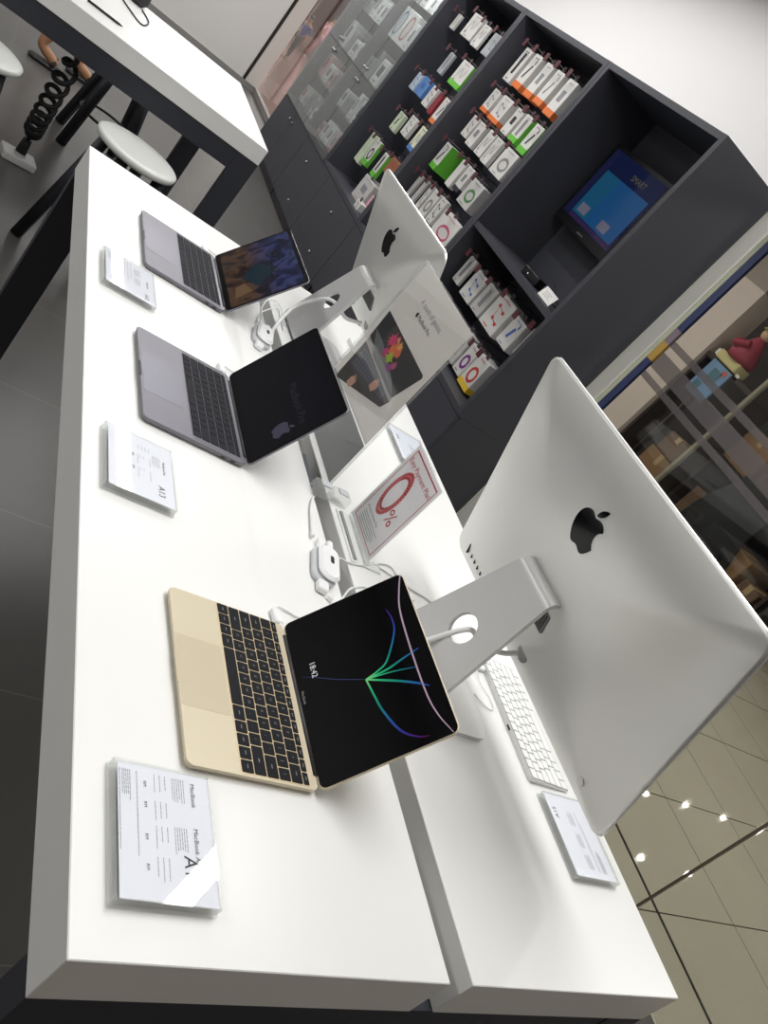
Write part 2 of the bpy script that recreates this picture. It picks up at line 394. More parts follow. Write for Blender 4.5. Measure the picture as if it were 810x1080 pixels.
q = MB(); q.box(W1+.001, W1+.014, .955, 1.06, -.035-FZ, -.003-FZ); tpart('cable_grommet', q, mat('grommet_grey', (92, 96, 102), .5), t)
TL = mat('table_frame_black', (50, 52, 60), .5)
for x0, y0, y1 in ((0, .0, .04), (XE-.09, .0, .04), (0, LEN-.04, LEN), (XE-.09, LEN-.04, LEN)):
    q = MB(); q.box(x0, x0+.09, y0, y1, 0, -.0775-FZ); tpart('leg', q, TL, t)
for y0 in (0.002, LEN-.038):
    q = MB(); q.box(.09, XE-.09, y0, y0+.036, -.20-FZ, -.0775-FZ); tpart('apron', q, TL, t)
for x0 in (.22, .76):
    q = MB(); q.box(x0, x0+.04, .04, LEN-.04, -.17-FZ, -.0775-FZ); tpart('rail', q, TL, t)

t2 = thing('display_table', 'white topped table standing crosswise behind the stools', 'table', (-.7, 3.45, FZ))
X0, X1, D2 = -.75, 1.525, 1.02     # local x range
q = MB(); q.slab((X0+X1)/2, D2/2, X1-X0, D2, -.0767-FZ, -FZ, .0015, .0012); q.build('worktop', WHITE, t2)
for x0 in (X0, X1-.10):
    for y0 in (.004, D2-.044):
        q = MB(); q.box(x0, x0+.10, y0, y0+.04, 0, -.0775-FZ); q.build('leg', TL, t2)
for y0 in (.006, D2-.042):
    q = MB(); q.box(X0+.10, X1-.10, y0, y0+.036, -.165-FZ, -.0775-FZ); q.build('apron', TL, t2)
for x0 in (X0+.03, X1-.07):
    q = MB(); q.box(x0, x0+.036, .045, D2-.045, -.165-FZ, -.0775-FZ); q.build('end_apron', TL, t2)

# ------------------------------------------------------------------ stools
SEAT = mat('stool_seat_white', (214, 216, 212), .4)
def make_stool(label, loc, rz, h=.61, sr=.168, lean=.02):
    t = thing('stool', label, 'stool', loc, rz, 'stools between the tables')
    MB().lathe([(.001, h-.032), (sr-.02, h-.032), (sr, h-.024), (sr+.003, h-.006), (sr-.006, h), (sr-.05, h-.002), (.001, h-.004)], 40).build('seat', SEAT, t)
    for sx, sy in ((1, 1), (1, -1), (-1, 1), (-1, -1)):
        q = MB(); q.tube([(sx*.16, sy*.16, 0), (sx*.085, sy*.085, h-.033)], .029, 4); q.build('leg', BLACKM, t)
    q = MB(); q.tube([(.142*math.cos(2*PI*k/28), .142*math.sin(2*PI*k/28), .20) for k in range(29)], .008, 8); q.build('foot_ring', BLACKM, t)
    q = MB(); q.lathe([(.09, h-.05), (.10, h-.045), (.10, h-.0325)], 20); q.build('seat_plate', BLACKM, t)
    return t
make_stool('round white stool whose seat shows just beyond the far corner of the near table', (.335, 3.185, FZ), .35)
make_stool('round white stool cut off by the left edge of the picture', (-.30, 3.19, FZ), .2)
make_stool('white stool behind the crosswise table, only its black legs in view', (.425, 4.80, FZ), .05, sr=.165)

# ------------------------------------------------------------------ coiled cable and floor box
t = thing('floor_socket', 'white floor socket box at the lower end of the coiled black cable', 'socket', (.0756, 4.04, FZ), .2)
MB().slab(0, 0, .16, .12, 0, .035, .012, .004).build('housing', mat('white_socket', (206, 206, 204), .4), t)
MB().slab(.0, .0, .05, .05, .035, .045, .008, .002).build('cover', mat('socket_cover', (186, 186, 184), .4), t)
A = Vector((.0756, 4.04, FZ+.14)); B = Vector((.02, 3.512, -.165)); ax = (B-A).normalized(); s1 = ax.orthogonal().normalized(); s2 = ax.cross(s1)
pts = [(.0756, 4.04, FZ+.046), tuple(A)]
N = 9*16; ln = (B-A).length
for k in range(N+1):
    u = k/N; r = .036*min(1, 8*u+.3)*min(1, 8*(1-u)+.2); a = 2*PI*9*u
    u2 = .06+.94*u**1.25
    sag = Vector((0, 0, -.10*4*u2*(1-u2)*.4))
    pts.append(tuple(A + ax*ln*u2 + sag + (s1*math.cos(a)+s2*math.sin(a))*r))
t = thing('coiled_cable', 'black coiled cable hanging from the crosswise table to the floor socket', 'cable', (0, 0, 0))
MB().tube(pts, .0105, 7).build('coil', RUB, t)
MB().tube([(.0756, 4.04, FZ+.046), (.0756, 4.04, FZ+.12)], [.026, .02], 10).build('plug', RUB, t)
# things on the crosswise table
t = thing('stylus', 'black stylus lying on the crosswise table', 'pen', (.047, 3.634, 0), .03)
MB().tube([(-.075, 0, .006), (.058, 0, .006), (.07, 0, .006)], [.005, .005, .003], 8).build('barrel', RUB, t)
MB().tube([(.07, 0, .006), (.078, 0, .006)], [.0025, .0008], 6).build('tip', SLOT, t)
t = thing('looped_cable', 'thin black cable loop lying on the crosswise table', 'cable', (.19, 4.1, 0))
MB().tube(catmull([(-.07, .19, .004), (-.05, .08, .004), (.022, -.12, .004), (.06, -.06, .004), (.075, .06, .004), (.05, .2, .004)]), .0035, 6).build('cord', RUB, t)
t = thing('bag', 'dark grey bag at the back edge of the crosswise table, cut off above', 'bag', (.215, 4.385, 0))
MB().slab(0, 0, .09, .12, 0, .12, .035, .02).build('body', mat('dark_bag', (52, 50, 52), .7), t)
MB().tube([(.0, .045*math.cos(PI*k/12), .115+.06*math.sin(PI*k/12)) for k in range(13)], .011, 8).build('handle', RUB, t)

# ------------------------------------------------------------------ laptops
def dark_screen_mat(name, rgb, estr):
    return mat(name, (4, 4, 7), .05, spec=.5, emit=rgb, estr=estr)
ROWS_BACK_FIRST = [
    [1.12]+[1.03]*13,
    [1]*13+[1.5],
    [1.5]+[1]*13,
    [1.75]+[1]*11+[1.75],
    [2.25]+[1]*10+[2.25],
    [1, 1, 1, 1.25, 5, 1.25, 1, 1, 1, 1]]
LEG = ['', '`1234567890-=', ' QWERTYUIOP[]\\', " ASDFGHJKL;'", ' ZXCVBNM,./', '']
def make_laptop(label, x, y, yaw, lid, W, D, th, shell, pad, keym, kb, pd, wellm):
    t = thing('laptop', label, 'laptop', (x, y, 0), yaw)
    # base: wedge-edged slab, hinge line at local x = 0
    q = MB(); h = th
    def ring(ins, z): return [(px-D/2, py, z) for px, py in rrect(D-2*ins, W-2*ins, .011-min(ins, .008), 6)]
    q.loft([ring(.007, .0012), ring(.0025, .003), ring(.0004, h-.003), ring(0, h-.0012), ring(.0008, h)], None, smooth=False)
    q.build('base', shell, t)
    for sx in (-D+.018, -.018):
        for sy in (-W/2+.03, W/2-.03):
            MB().lathe([(.006, 0), (.006, .0015)], 12, Tr(sx, sy)).build('rubber_foot', RUB, t)
    # trackpad and thumb scoop
    MB().slab((pd[0]+pd[1])/2, (pd[2]+pd[3])/2, pd[1]-pd[0], pd[3]-pd[2], h-.0002, h+.00025, .003, .0001).build('trackpad', pad, t)
    MB().slab(-D+.0012, 0, .004, .05, h-.0022, h+.0001, .0018, .0002).build('finger_notch', SLOT if shell is GREY else GOLDP, t)
    # lid frame: lx along -v (screen right), ly along lid up, lz out of the screen
    lu = Vector((-math.cos(lid), 0, math.sin(lid))); Mx = frame((0, 0, h), (0, -1, 0), lu)
    LT = .0045
    q = MB(); q.slab(0, D/2, W, D, -LT, -.0003, .011, .0012, Mx, 6); q.build('lid', shell, t)
    q = MB(); q.slab(0, D/2+.0005, W-.003, D-.004, -.0003, .0003, .010, .0002, Mx, 6); sc = q.build('screen', BEZEL, t)
    q = MB(); q.tube([(-.001, -W*.42, h-.001), (-.001, W*.42, h-.001)], .0038, 10); q.build('hinge', SLOT if shell is GREY else mat('dark_hinge', (40, 38, 38), .4), t)
    return t, sc, Mx
def kb_of(t, u0, u1, v0, v1, z, keym, well, **k):
    kb = bpy.data.objects.new('keyboard', MB().slab((u0+u1)/2, (v0+v1)/2, u1-u0+.002, v1-v0+.002, z-.0004, z+.0002, .002, .0001).mesh('keyboard', well)); C.objects.link(kb); kb.parent = t
    rows = k.get('rows', ROWS_BACK_FIRST); fn_h = k.get('fn_h', .55); rise = k.get('rise', .0012); legends = k.get('legends', True)
    flip = k.get('flip', 1); slope = k.get('slope', 0); gap = k.get('gap', .0010)
    hs = [fn_h]+[1]*(len(rows)-1); tot = sum(hs); unit = (u1-u0)/tot; u = u1; cache = {}; leg = MB()
    for r, (row, h) in enumerate(zip(rows, hs)):
        kh = h*unit; kx = (v1-v0)/sum(row); v = v1
        for i, wd in enumerate(row):
            kw = wd*kx; key = (round(kw, 5), round(kh, 5))
            if key not in cache: cache[key] = MB().slab(0, 0, kh-2*gap, kw-2*gap, 0, rise, .0012, .0003, None, 2).mesh('key', keym)
            o = bpy.data.objects.new('key', cache[key]); C.objects.link(o); o.parent = kb
            o.location = (u-kh/2, v-kw/2, z+.0002 + slope*(u-kh/2-u0)); o.rotation_euler = (0, -math.atan(slope), 0)
            if legends:
                zz = z+rise+.0003
                if i < len(LEG[r]) and LEG[r][i] != ' ':
                    leg.text(LEG[r][i], .0058, frame((u-kh/2-.002, v-kw/2, zz), (0, -1, 0), (1, 0, 0)), 'CENTER', .00004)
                elif (1.1 < wd < 4) or r in (0, 5) and wd < 4:
                    leg.box(u-kh/2-.0007, u-kh/2+.0006, v-kw/2-.0028, v-kw/2+.0028, zz-.0001, zz+.0001)
            v -= kw
        u -= kh
    if legends: leg.build('key_legends', LEGEND, kb)
    return kb

# gold laptop, nearest
t, sc, Mx = make_laptop('gold laptop nearest the camera, its screen showing glowing coloured streaks and a clock', .3243, .3602, .0178, 2.0709, .2805, .1965, .0115, GOLD, GOLDP, KEYB, None, (-.1945, -.1225, -.0565, .0565), None or GOLD)
kb_of(t, -.1195, -.0145, -.1355, .1385, .0115, KEYB, mat('gold_key_well', (214, 196, 160), .5, metal=.3))
focus = Mx @ Vector((.0114, .0987, .0006))
def streak_mat():
    m = bpy.data.materials.new('screen_streak'); m.use_nodes = True; nt = m.node_tree; L = nt.links
    for n in list(nt.nodes): nt.nodes.remove(n)
    out = nt.nodes.new('ShaderNodeOutputMaterial'); em = nt.nodes.new('ShaderNodeEmission')
    tc = nt.nodes.new('ShaderNodeTexCoord'); d = nt.nodes.new('ShaderNodeVectorMath'); d.operation = 'DISTANCE'
    d.inputs[1].default_value = focus; L.new(tc.outputs['Object'], d.inputs[0])
    mr = nt.nodes.new('ShaderNodeMapRange'); mr.inputs[2].default_value = .15; L.new(d.outputs['Value'], mr.inputs[0])
    r = nt.nodes.new('ShaderNodeValToRGB'); L.new(mr.outputs[0], r.inputs[0])
    cr = r.color_ramp
    cr.elements[0].position = 0; cr.elements[0].color = lin((150, 250, 150))
    cr.elements[1].position = 1; cr.elements[1].color = lin((8, 8, 30))
    for pz, c in ((.12, (60, 215, 140)), (.32, (40, 150, 140)), (.5, (50, 110, 190)), (.68, (70, 60, 170)), (.85, (90, 30, 90))):
        e = cr.elements.new(pz); e.color = lin(c)
    L.new(r.outputs[0], em.inputs[0]); em.inputs[1].default_value = .62; L.new(em.outputs[0], out.inputs[0]); return m
STR = streak_mat()
def streak(pts, w, m=None):
    P = catmull([(x, y, .0005) for y, x in [(a, -b) for a, b in pts]], 8); n = len(P)
    ws = [.8*w*(.35+.65*math.sin(PI*min(1, .15+.85*k/(n-1)))**.7) for k in range(n)]
    q = MB(); q.ribbon(P, ws, Mx); return q.build('light_streak', m or STR, sc)
streak([(.0987, -.0114), (.118, -.006), (.1345, .004), (.1556, .041), (.160, .065), (.156, .088)], .0036, )
streak([(.0987, -.0114), (.13, -.010), (.155, -.004), (.1817, .0022)], .0042)
streak([(.0987, -.0114), (.135, -.0165), (.1692, -.0247)], .0026)
streak([(.0987, -.0114), (.14, -.034), (.165, -.05), (.1784, -.0606)], .0044)
streak([(.0987, -.0114), (.104, -.045), (.1078, -.0652), (.118, -.095), (.1284, -.1122), (.145, -.125), (.1568, -.1283)], .0040)
streak([(.0987, -.0114), (.06, .008), (.03, .026), (.012, .036)], .0016, mat('dim_blue_streak', (4, 4, 8), .3, emit=(24, 40, 96), estr=.8))
streak([(.1925, .1355), (.1835, .110), (.175, .0758), (.1712, .0112), (.1708, -.0667), (.176, -.105), (.187, -.1375)], .0032, mat('pale_lilac_arc', (8, 8, 9), .3, emit=(186, 160, 180), estr=.7))
q = MB(); q.text('18:42', .0125, Mx @ Tr(-.054, .026, .0005)); q.build('clock_digits', mat('clock_white', (20, 20, 20), .4, emit=(210, 212, 214), estr=.9), sc)
q = MB(); q.text('MacBook', .0058, Mx @ Tr(-.013, .0055, .0005)); q.build('lettering', mat('bezel_grey_text', (150, 150, 150), .5), sc)

# grey laptops
def grey_laptop(label, x, y, yaw, lid):
    t, sc, Mx = make_laptop(label, x, y, yaw, lid, .3041, .2124, .0125, GREY, GREYP, KEYG, None, (-.2075, -.1245, -.067, .067), GREY)
    kb_of(t, -.1135, -.012, -.1375, .1375, .0125, KEYG, mat('grey_key_well', (108, 106, 114), .5, metal=.4), legends=False, gap=.0009)
    for s in (-1, 1):
        MB().slab(-.062, s*.1445, .10, .007, .0123, .0127, .002, .0001).build('speaker_grille', mat('grille_grey', (112, 110, 118), .6), t)
    for k in (0, 1):
        MB().slab(-.028-.02*k, -.1519, .009, .0008, .005, .0085, .0003, .0001).build('port', SLOT, t)
    return t, sc, Mx
t, sc, Mx = grey_laptop('grey laptop in the middle of the row with a dark screen', .3131, 1.0343, .0068, 1.987)
q = MB(); q.slab(0, .108, .288, .186, .0003, .0004, .002, .00002, Mx); q.build('display', mat('sleeping_display', (3, 3, 6), .05, spec=.28, emit=(8, 11, 24), estr=.4), sc)
DIM = mat('dim_grey_glyph', (6, 6, 8), .1, emit=(68, 66, 84), estr=.7)
DIM2 = mat('fainter_grey_glyph', (6, 6, 8), .1, emit=(36, 36, 46), estr=.6)
q = MB(); put_emblem(q, .047, Mx @ Tr(.1055, .0845, .0005), .0001); q.build('emblem', DIM, sc)
q = MB(); q.text('MacBook Pro', .0235, Mx @ Tr(-.012, .118, .0005)); q.build('lettering', DIM2, sc)

t, sc, Mx = grey_laptop('grey laptop at the far end of the table with a colourful picture on its screen', .3455, 1.6438, -.0082, 2.1644)
def wall_mat():
    m = bpy.data.materials.new('colourful_wallpaper'); m.use_nodes = True; nt = m.node_tree; L = nt.links; b = nt.nodes['Principled BSDF']
    tc = nt.nodes.new('ShaderNodeTexCoord'); sp = nt.nodes.new('ShaderNodeSeparateXYZ'); L.new(tc.outputs['Object'], sp.inputs[0])
    n = nt.nodes.new('ShaderNodeTexNoise'); n.inputs['Scale'].default_value = 16; n.inputs['Detail'].default_value = 6; n.inputs['Distortion'].default_value = .6
    L.new(tc.outputs['Object'], n.inputs['Vector'])
    def ramp(cols):
        r = nt.nodes.new('ShaderNodeValToRGB'); cr = r.color_ramp
        cr.elements[0].position, cr.elements[0].color = cols[0][0], lin(cols[0][1]); cr.elements[1].position, cr.elements[1].color = cols[-1][0], lin(cols[-1][1])
        for pz, c in cols[1:-1]: e = cr.elements.new(pz); e.color = lin(c)
        L.new(n.outputs['Fac'], r.inputs[0]); return r
    up = ramp([(.3, (14, 18, 40)), (.45, (28, 42, 92)), (.55, (78, 88, 150)), (.68, (20, 34, 60))])
    lo = ramp([(.3, (16, 12, 14)), (.45, (46, 28, 24)), (.56, (120, 88, 64)), (.7, (22, 34, 44))])
    mr = nt.nodes.new('ShaderNodeMapRange'); mr.inputs[1].default_value = .075; mr.inputs[2].default_value = .13; L.new(sp.outputs['Z'], mr.inputs[0])
    mx = nt.nodes.new('ShaderNodeMix'); mx.data_type = 'RGBA'; L.new(mr.outputs[0], mx.inputs[0]); L.new(lo.outputs[0], mx.inputs[6]); L.new(up.outputs[0], mx.inputs[7])
    b.inputs['Base Color'].default_value = (.002, .002, .003, 1); b.inputs['Roughness'].default_value = .06
    L.new(mx.outputs[2], b.inputs['Emission Color']); b.inputs['Emission Strength'].default_value = .36; return m
q = MB(); q.slab(0, .108, .288, .186, .0003, .0004, .002, .00002, Mx); q.build('display', wall_mat(), sc)
q = MB(); q.prism([(-.03, .10), (.03, .15), (.085, .09), (.02, .055)], .0004, .0005, Mx); q.build('picture_patch', mat('teal_patch', (4, 6, 8), .1, emit=(16, 46, 62), estr=.5), sc)
q = MB(); q.prism([(.05, .06), (.10, .075), (.11, .03), (.06, .035)], .0005, .0006, Mx); q.build('picture_patch', mat('tan_patch', (4, 6, 8), .1, emit=(122, 92, 66), estr=.6), sc)
q = MB()
for k in range(6):
    x0 = -.065+.026*k; q.ribbon(catmull([(x0, .168-.004*k, .0006), (x0+.008, .158-.004*k, .0006), (x0+.004, .15-.004*k, .0006), (x0+.018, .145-.004*k, .0006), (x0+.022, .15-.004*k, .0006)]), .004, Mx)
q.build('picture_patch', mat('black_scribble', (4, 4, 6), .1, emit=(8, 9, 18), estr=.4), sc)

# plugs beside the hinges
for i, (x, y, lab) in enumerate(((.318, .515, 'small white cable plug at the far back corner of the gold laptop'), (.302, 1.205, 'small white cable plug at the far back corner of the middle grey laptop'), (.325, 1.81, 'small white cable plug at the far back corner of the far grey laptop'))):
    t = thing('cable_plug', lab, 'plug', (x, y, 0), .1, 'white laptop plugs')
    MB().slab(0, .004, .016, .03, .001, .012, .004, .002).build('connector', WPL, t)
    MB().tube([(.002, -.011, .007), (.0, -.0165, .007)], .0035, 8).build('collar', WPL, t)
    MB().tube(catmull([(0, .018, .006), (.015, .03, .004), (.045, .022, .003), (.08, .012, .003)]), .0018, 6).build('lead', CABLE, t)

# ------------------------------------------------------------------ all-in-one desktop computers
def make_desktop(label, cx, cy, cz, yaw, tilt, W, H, bulge, foot_dy, group='desktop computers'):
    """Empty on the table under the hinge; panel frame: a = +v (left seen from behind is -a), b = up the panel, c = out of the back."""
    t = thing('desktop_computer', label, 'computer', (cx, cy, 0), yaw, group)
    n = Vector((-math.sin(tilt), 0, math.cos(tilt))); back = Vector((-math.cos(tilt), 0, -math.sin(tilt)))
    # seen from behind: screen-right is -y; frame(x=-y, y=n, z=back)
    Mx = frame((0, 0, cz), (0, -1, 0), n, back)
    q = MB(); rings = []
    def ring(s, c, r=.024): return [(x, y, c) for x, y in rrect(W*s, H*s, max(r*s, .01), 8)]
    rings.append([(x, y, -.005) for x, y in rrect(W-.002, H-.002, .023, 8)])
    rings.append(ring(1, -.004)); rings.append(ring(1, 0))
    for s in (.985, .96, .93, .88, .82, .75, .66, .55, .42, .28, .14, .03): rings.append(ring(s, bulge*(1-s**3.2)**1.0))
    q.loft(rings, Mx); q.build('housing', ALU, t)
    q = MB()   # bright polished rim along the edge
    q.loft([[(x, y, -.0045) for x, y in rrect(W+.0016, H+.0016, .0245, 8)], [(x, y, -.0005) for x, y in rrect(W+.0016, H+.0016, .0245, 8)]], Mx, False, False)
    q.build('rim', ALUE, t)
    MB().slab(0, .03, W-.004, H-.064, -.0065, -.005, .022, .0005, Mx, 6).build('front_glass', BEZEL, t)
    MB().slab(0, .03, W-.054, H-.118, -.0068, -.0065, .002, .0001, Mx).build('display', mat('lit_display', (10, 12, 20), .05, emit=(90, 120, 170), estr=.6), t)
    MB().slab(0, -H/2+.031, W-.002, .06, -.0062, -.005, .012, .0004, Mx).build('chin', ALU, t)
    k = H/.45
    def bz(x, y): return bulge*(1-min(1, max(abs(x)/(W/2), abs(y)/(H/2)))**3.2)
    eb = .113*k**.9 if W > .6 else .094
    drape_emblem('emblem', .081 if W > .6 else .079, Mx, bz, 0, eb, LOGOB, t)
    vy = -.067
    q = MB()
    for i in range(12): q.box(-.037+.0064*i, -.0335+.0064*i, vy-.016, vy+.016, bulge-.004, bulge+.0012, Mx)
    q.build('vent_slots', SLOT, t)
    q = MB(); q.slab(0, vy, .084, .038, bulge-.006, bulge+.0008, .003, .0003, Mx); q.build('vent_plate', mat('vent_grey', (120, 120, 118), .5, metal=.3), t)
    # power socket
    py = -.160*k; q = MB(); q.lathe([(.016, bz(0, py)-.004), (.016, bz(0, py)+.001), (.013, bz(0, py)+.0012)], 24, Mx @ Tr(.021, py)); q.build('power_socket', mat('socket_alu', (150, 150, 150), .4, metal=.6), t)
    # ports near the left end as seen from behind
    q = MB()
    for i, w_ in enumerate((.022, .012, .012, .012, .012)):
        x = -W/2+.075+.0155*i + (0 if i == 0 else .004); y = -.175*k
        q.slab(x, y, .003 if i else .003, w_, bz(x, y)-.003, bz(x, y)+.0012, .001, .0002, Mx)
    q.build('ports', SLOT, t)
    x, y = W/2-.07, -.175*k
    MB().lathe([(.008, bz(x, y)-.001), (.008, bz(x, y)+.0008), (.006, bz(x, y)+.0010)], 20, Mx @ Tr(x, y)).build('power_button', ALU, t)
    # bent stand: profile in x-z, swept across y with a taper towards the hinge
    fx0, fx1 = -.116, .074     # rear bend and front of the foot (local x)
    hin = Mx @ Vector((0, -.012, bulge))
    prof = [(fx1, 0, .100), (.03, 0, .100), (fx0+.03, 0, .0985), (fx0+.012, .002, .098), (fx0+.004, .008, .096), (fx0+.003, .02, .094)]
    top = (hin.x-.020, hin.z-.020)
    for k2 in range(1, 7):
        u = k2/6; prof.append((fx0+.003+(top[0]-fx0-.003)*u, .02+(top[1]-.02)*u, .094-.038*u))
    nk = Vector((top[0]-fx0-.003, 0, top[1]-.02)).normalized(); a_ = math.atan2(nk.z, nk.x); rr_ = .024
    cxx, czz = top[0]+rr_*math.sin(a_), top[1]-rr_*math.cos(a_)
    for k2 in range(1, 9):
        aa = a_*(1-k2/8); prof.append((cxx-rr_*math.sin(aa), czz+rr_*math.cos(aa), .056-.002*k2/8))
    prof.append((prof[-1][0]+.012, prof[-1][1], .0535))
    th = .0085; P = [Vector((a, 0, c)) for a, c, _ in prof]; outer = []; inner = []
    for i, p_ in enumerate(P):
        tg = (P[min(i+1, len(P)-1)]-P[max(i-1, 0)]).normalized(); nr = Vector((tg.z, 0, -tg.x))  # towards the inside of the bend (up on foot, front on neck)
        w_ = prof[i][2]; inn = p_ + nr*th*(1 if i else 1)
        outer.append((p_, w_)); inner.append((inn, w_))
    # foot plate and lower neck with the cable hole cut by building the neck as a grid around it
    q = MB(); hole_z = .138; hr = .0275
    v = []; f = []
    def strip(a, b):   # closed bar between profile stations a..b
        rings = []
        for i in range(a, b+1):
            (o_, w_), (i_, _) = outer[i], inner[i]
            rings.append([(o_.x, foot_dy-w_, o_.z), (o_.x, foot_dy+w_, o_.z), (i_.x, foot_dy+w_, i_.z), (i_.x, foot_dy-w_, i_.z)])
        q.loft(rings, None, True, True, smooth=False)
    # rounded corners at the foot's front
    rings = []
    for k2 in range(6):
        a = PI/2*k2/5; rings.append((fx1-.034+.034*math.cos(a), .100-.034+.034*math.sin(a)))
    q.loft([[(x, foot_dy-w_, .0), (x, foot_dy+w_, .0), (x, foot_dy+w_, th), (x, foot_dy-w_, th)] for x, w_ in rings] +
           [[(.03, foot_dy-.100, 0), (.03, foot_dy+.100, 0), (.03, foot_dy+.100, th), (.03, foot_dy-.100, th)]], None, True, False, smooth=False)
    strip(1, 5)
    # neck with hole: rectangle with circular hole, mapped on the neck plane
    a0, a1 = outer[5][0], outer[11][0]; w0, w1 = .094, .056; tv = (a1-a0); ln = tv.length; tv.normalize(); nr = Vector((tv.z, 0, -tv.x))
    hz = (hole_z-a0.z)/tv.z
    def npt(y, s, d): return tuple(a0 + tv*s + nr*d + Vector((0, foot_dy+y, 0)))
    N = 48; circ = [(hr*math.cos(2*PI*k/N), hz+hr*math.sin(2*PI*k/N)) for k in range(N)]
    def wid(s): return w0+(w1-w0)*s/ln
    sq = []
    for k in range(N):
        c_, s_ = math.cos(2*PI*k/N), math.sin(2*PI*k/N)
        m_ = 1e9
        for cand in range(400):
            m2 = .03+cand*.0008; yy, ss = c_*m2, hz+s_*m2
            if abs(yy) >= wid(min(max(ss, 0), ln)) or ss <= hz-.06 or ss >= hz+.06: m_ = m2; break
        yy, ss = c_*m_, hz+s_*m_; ss = min(max(ss, hz-.06), hz+.06); yy = max(-wid(ss), min(wid(ss), yy)); sq.append((yy, ss))
    # force the four corners
    for sy in (-1, 1):
        for ss in (hz-.06, hz+.06):
            j = min(range(N), key=lambda k: (sq[k][0]-sy*wid(ss))**2+(sq[k][1]-ss)**2); sq[j] = (sy*wid(ss), ss)
    rings = [[npt(*p_, 0) for p_ in circ], [npt(*p_, 0) for p_ in sq], [npt(*p_, th) for p_ in sq], [npt(*p_, th) for p_ in circ], [npt(*p_, 0) for p_ in circ]]
    q.loft(rings, None, False, False, smooth=False)
    for s0, s1 in ((0, hz-.06), (hz+.06, ln)):
        q.loft([[npt(-wid(s), s, 0), npt(wid(s), s, 0), npt(wid(s), s, th), npt(-wid(s), s, th)] for s in (s0, s1)], None, True, True, smooth=False)
    strip(11, len(prof)-1)
    q.build('stand', ALUS, t)
    MB().box(prof[-2][0]+.002, prof[-1][0]+.004, foot_dy-.0545, foot_dy+.0545, prof[-1][1]-.0085, prof[-1][1]-.001).build('hinge_gap', SLOT, t)
    return t
make_desktop('large silver all-in-one computer seen from behind in the right foreground', .6824, .4921, .315, .028, .3879, .65, .4502, .042, .0085)
make_desktop('smaller silver all-in-one computer seen from behind at the far end of the table', .6829, 1.6196, .2803, .0206, .3926, .528, .3757, .037, .0145)

# white keyboards: built facing +x (their users sit on the far side of the table)
def white_keyboard(label, cx, cy, yaw):
    t = thing('wireless_keyboard', label, 'keyboard', (cx, cy, 0), yaw+PI, 'white desktop keyboards')
    W, D = .279, .1149     # local: front at -x, back (thick) at +x
    q = MB()
    def ring(ins, lo):
        o = []
        for x, y in rrect(D-2*ins, W-2*ins, .008, 5): o.append((x, y, .0008 if lo else .004+(x+D/2)/D*.0065))
        return o
    q.loft([ring(.001, True), ring(0, False), ], None, smooth=False); q.build('case', ALUS, t)
    kb_of(t, -D/2+.003, D/2-.003, -W/2+.003, W/2-.003, .0042, KEYW, mat('keyboard_deck', (168, 169, 168), .45, metal=.4), legends=False, fn_h=1, slope=.0565, gap=.0012)
    kb = [c for c in t.children if c.name.startswith('keyboard')][0]
    # tilt the deck plate with the wedge
    me = kb.data
    for v in me.vertices: v.co.z += .0565*(v.co.x+D/2-.003)
    MB().slab(D/2-.0002, .03, .0012, .012, .004, .0075, .0005, .0002).build('power_switch', SLOT, t)
    return t
white_keyboard('white keyboard lying under the large silver computer', .893, .485, .0)
white_keyboard('white keyboard lying under the smaller silver computer', .893, 1.71, .02)

# ------------------------------------------------------------------ alarm pucks and cables
def alarm_puck(label, x, y, rz):
    t = thing('alarm_sensor', label, 'sensor', (x, y, 0), rz, 'white alarm sensors')
    MB().slab(0, 0, .050, .098, .0, .014, .022, .004).build('base', mat('sensor_grey', (206, 208, 212), .4), t)
    MB().slab(.003, 0, .046, .092, .014, .026, .021, .006).build('cover', WPL, t)
    MB().slab(.006, .006, .008, .020, .0255, .0266, .0035, .0003).build('slot', SLOT, t)
    MB().slab(.012, .062, .012, .034, .004, .016, .004, .002).build('strain_relief', WPL, t)
    MB().slab(-.008, .060, .011, .03, .003, .014, .004, .002).build('strain_relief', WPL, t)
    MB().slab(-.004, -.058, .022, .026, .002, .014, .005, .002).build('jack_socket', WPL, t)
    return t
alarm_puck('white alarm sensor at the gap beside the gold laptop screen', .452, .689, -.22)
alarm_puck('white alarm sensor at the gap between the two grey laptops', .452, 1.485, -.22)
def cable(label, pts, r=.0021, m=None, n=8):
    t = thing('cable', label, 'cable', tuple(pts[0]), 0)
    o = Vector(pts[0]); MB().tube([p-o for p in catmull(pts, n)], r, 7).build('cord', m or CABLE, t)
    MB().tube([Vector((0, 0, 0)), (Vector(pts[1])-o).normalized()*.012], r*1.6, 8).build('ferrule', WPL, t)
    return t
cable('thin white cable from the near sensor curling past the red bordered sign', [(.478, .70, .014), (.496, .728, .012), (.526, .740, .004), (.571, .754, .003), (.628, .786, .003), (.656, .788, .003), (.664, .770, .003), (.668, .74, .003), (.69, .71, .003)])
cable('white cable running from the near sensor up along the table gap', [(.445, .765, .008), (.452, .80, .006), (.462, .85, .005), (.474, .885, .004), (.484, .905, .003)], .0026)
cable('thin white cable leaving the near sensor behind the gold laptop screen', [(.445, .618, .008), (.46, .60, .004), (.480, .625, .0022), (.509, .663, .0022), (.538, .683, .0022), (.561, .690, .0022), (.60, .68, .0022)])
cable('thin white cable lying in front of the large computer foot', [(.60, .775, .0022), (.64, .765, .0022), (.688, .748, .0022), (.737, .738, .0022), (.77, .72, .0022)])
cable('white cable looping from the far sensor behind the far laptop', [(.470, 1.56, .010), (.483, 1.657, .004), (.502, 1.716, .008), (.522, 1.752, .009), (.545, 1.765, .009), (.560, 1.750, .009), (.5585, 1.71, .009), (.5565, 1.65, .006)])
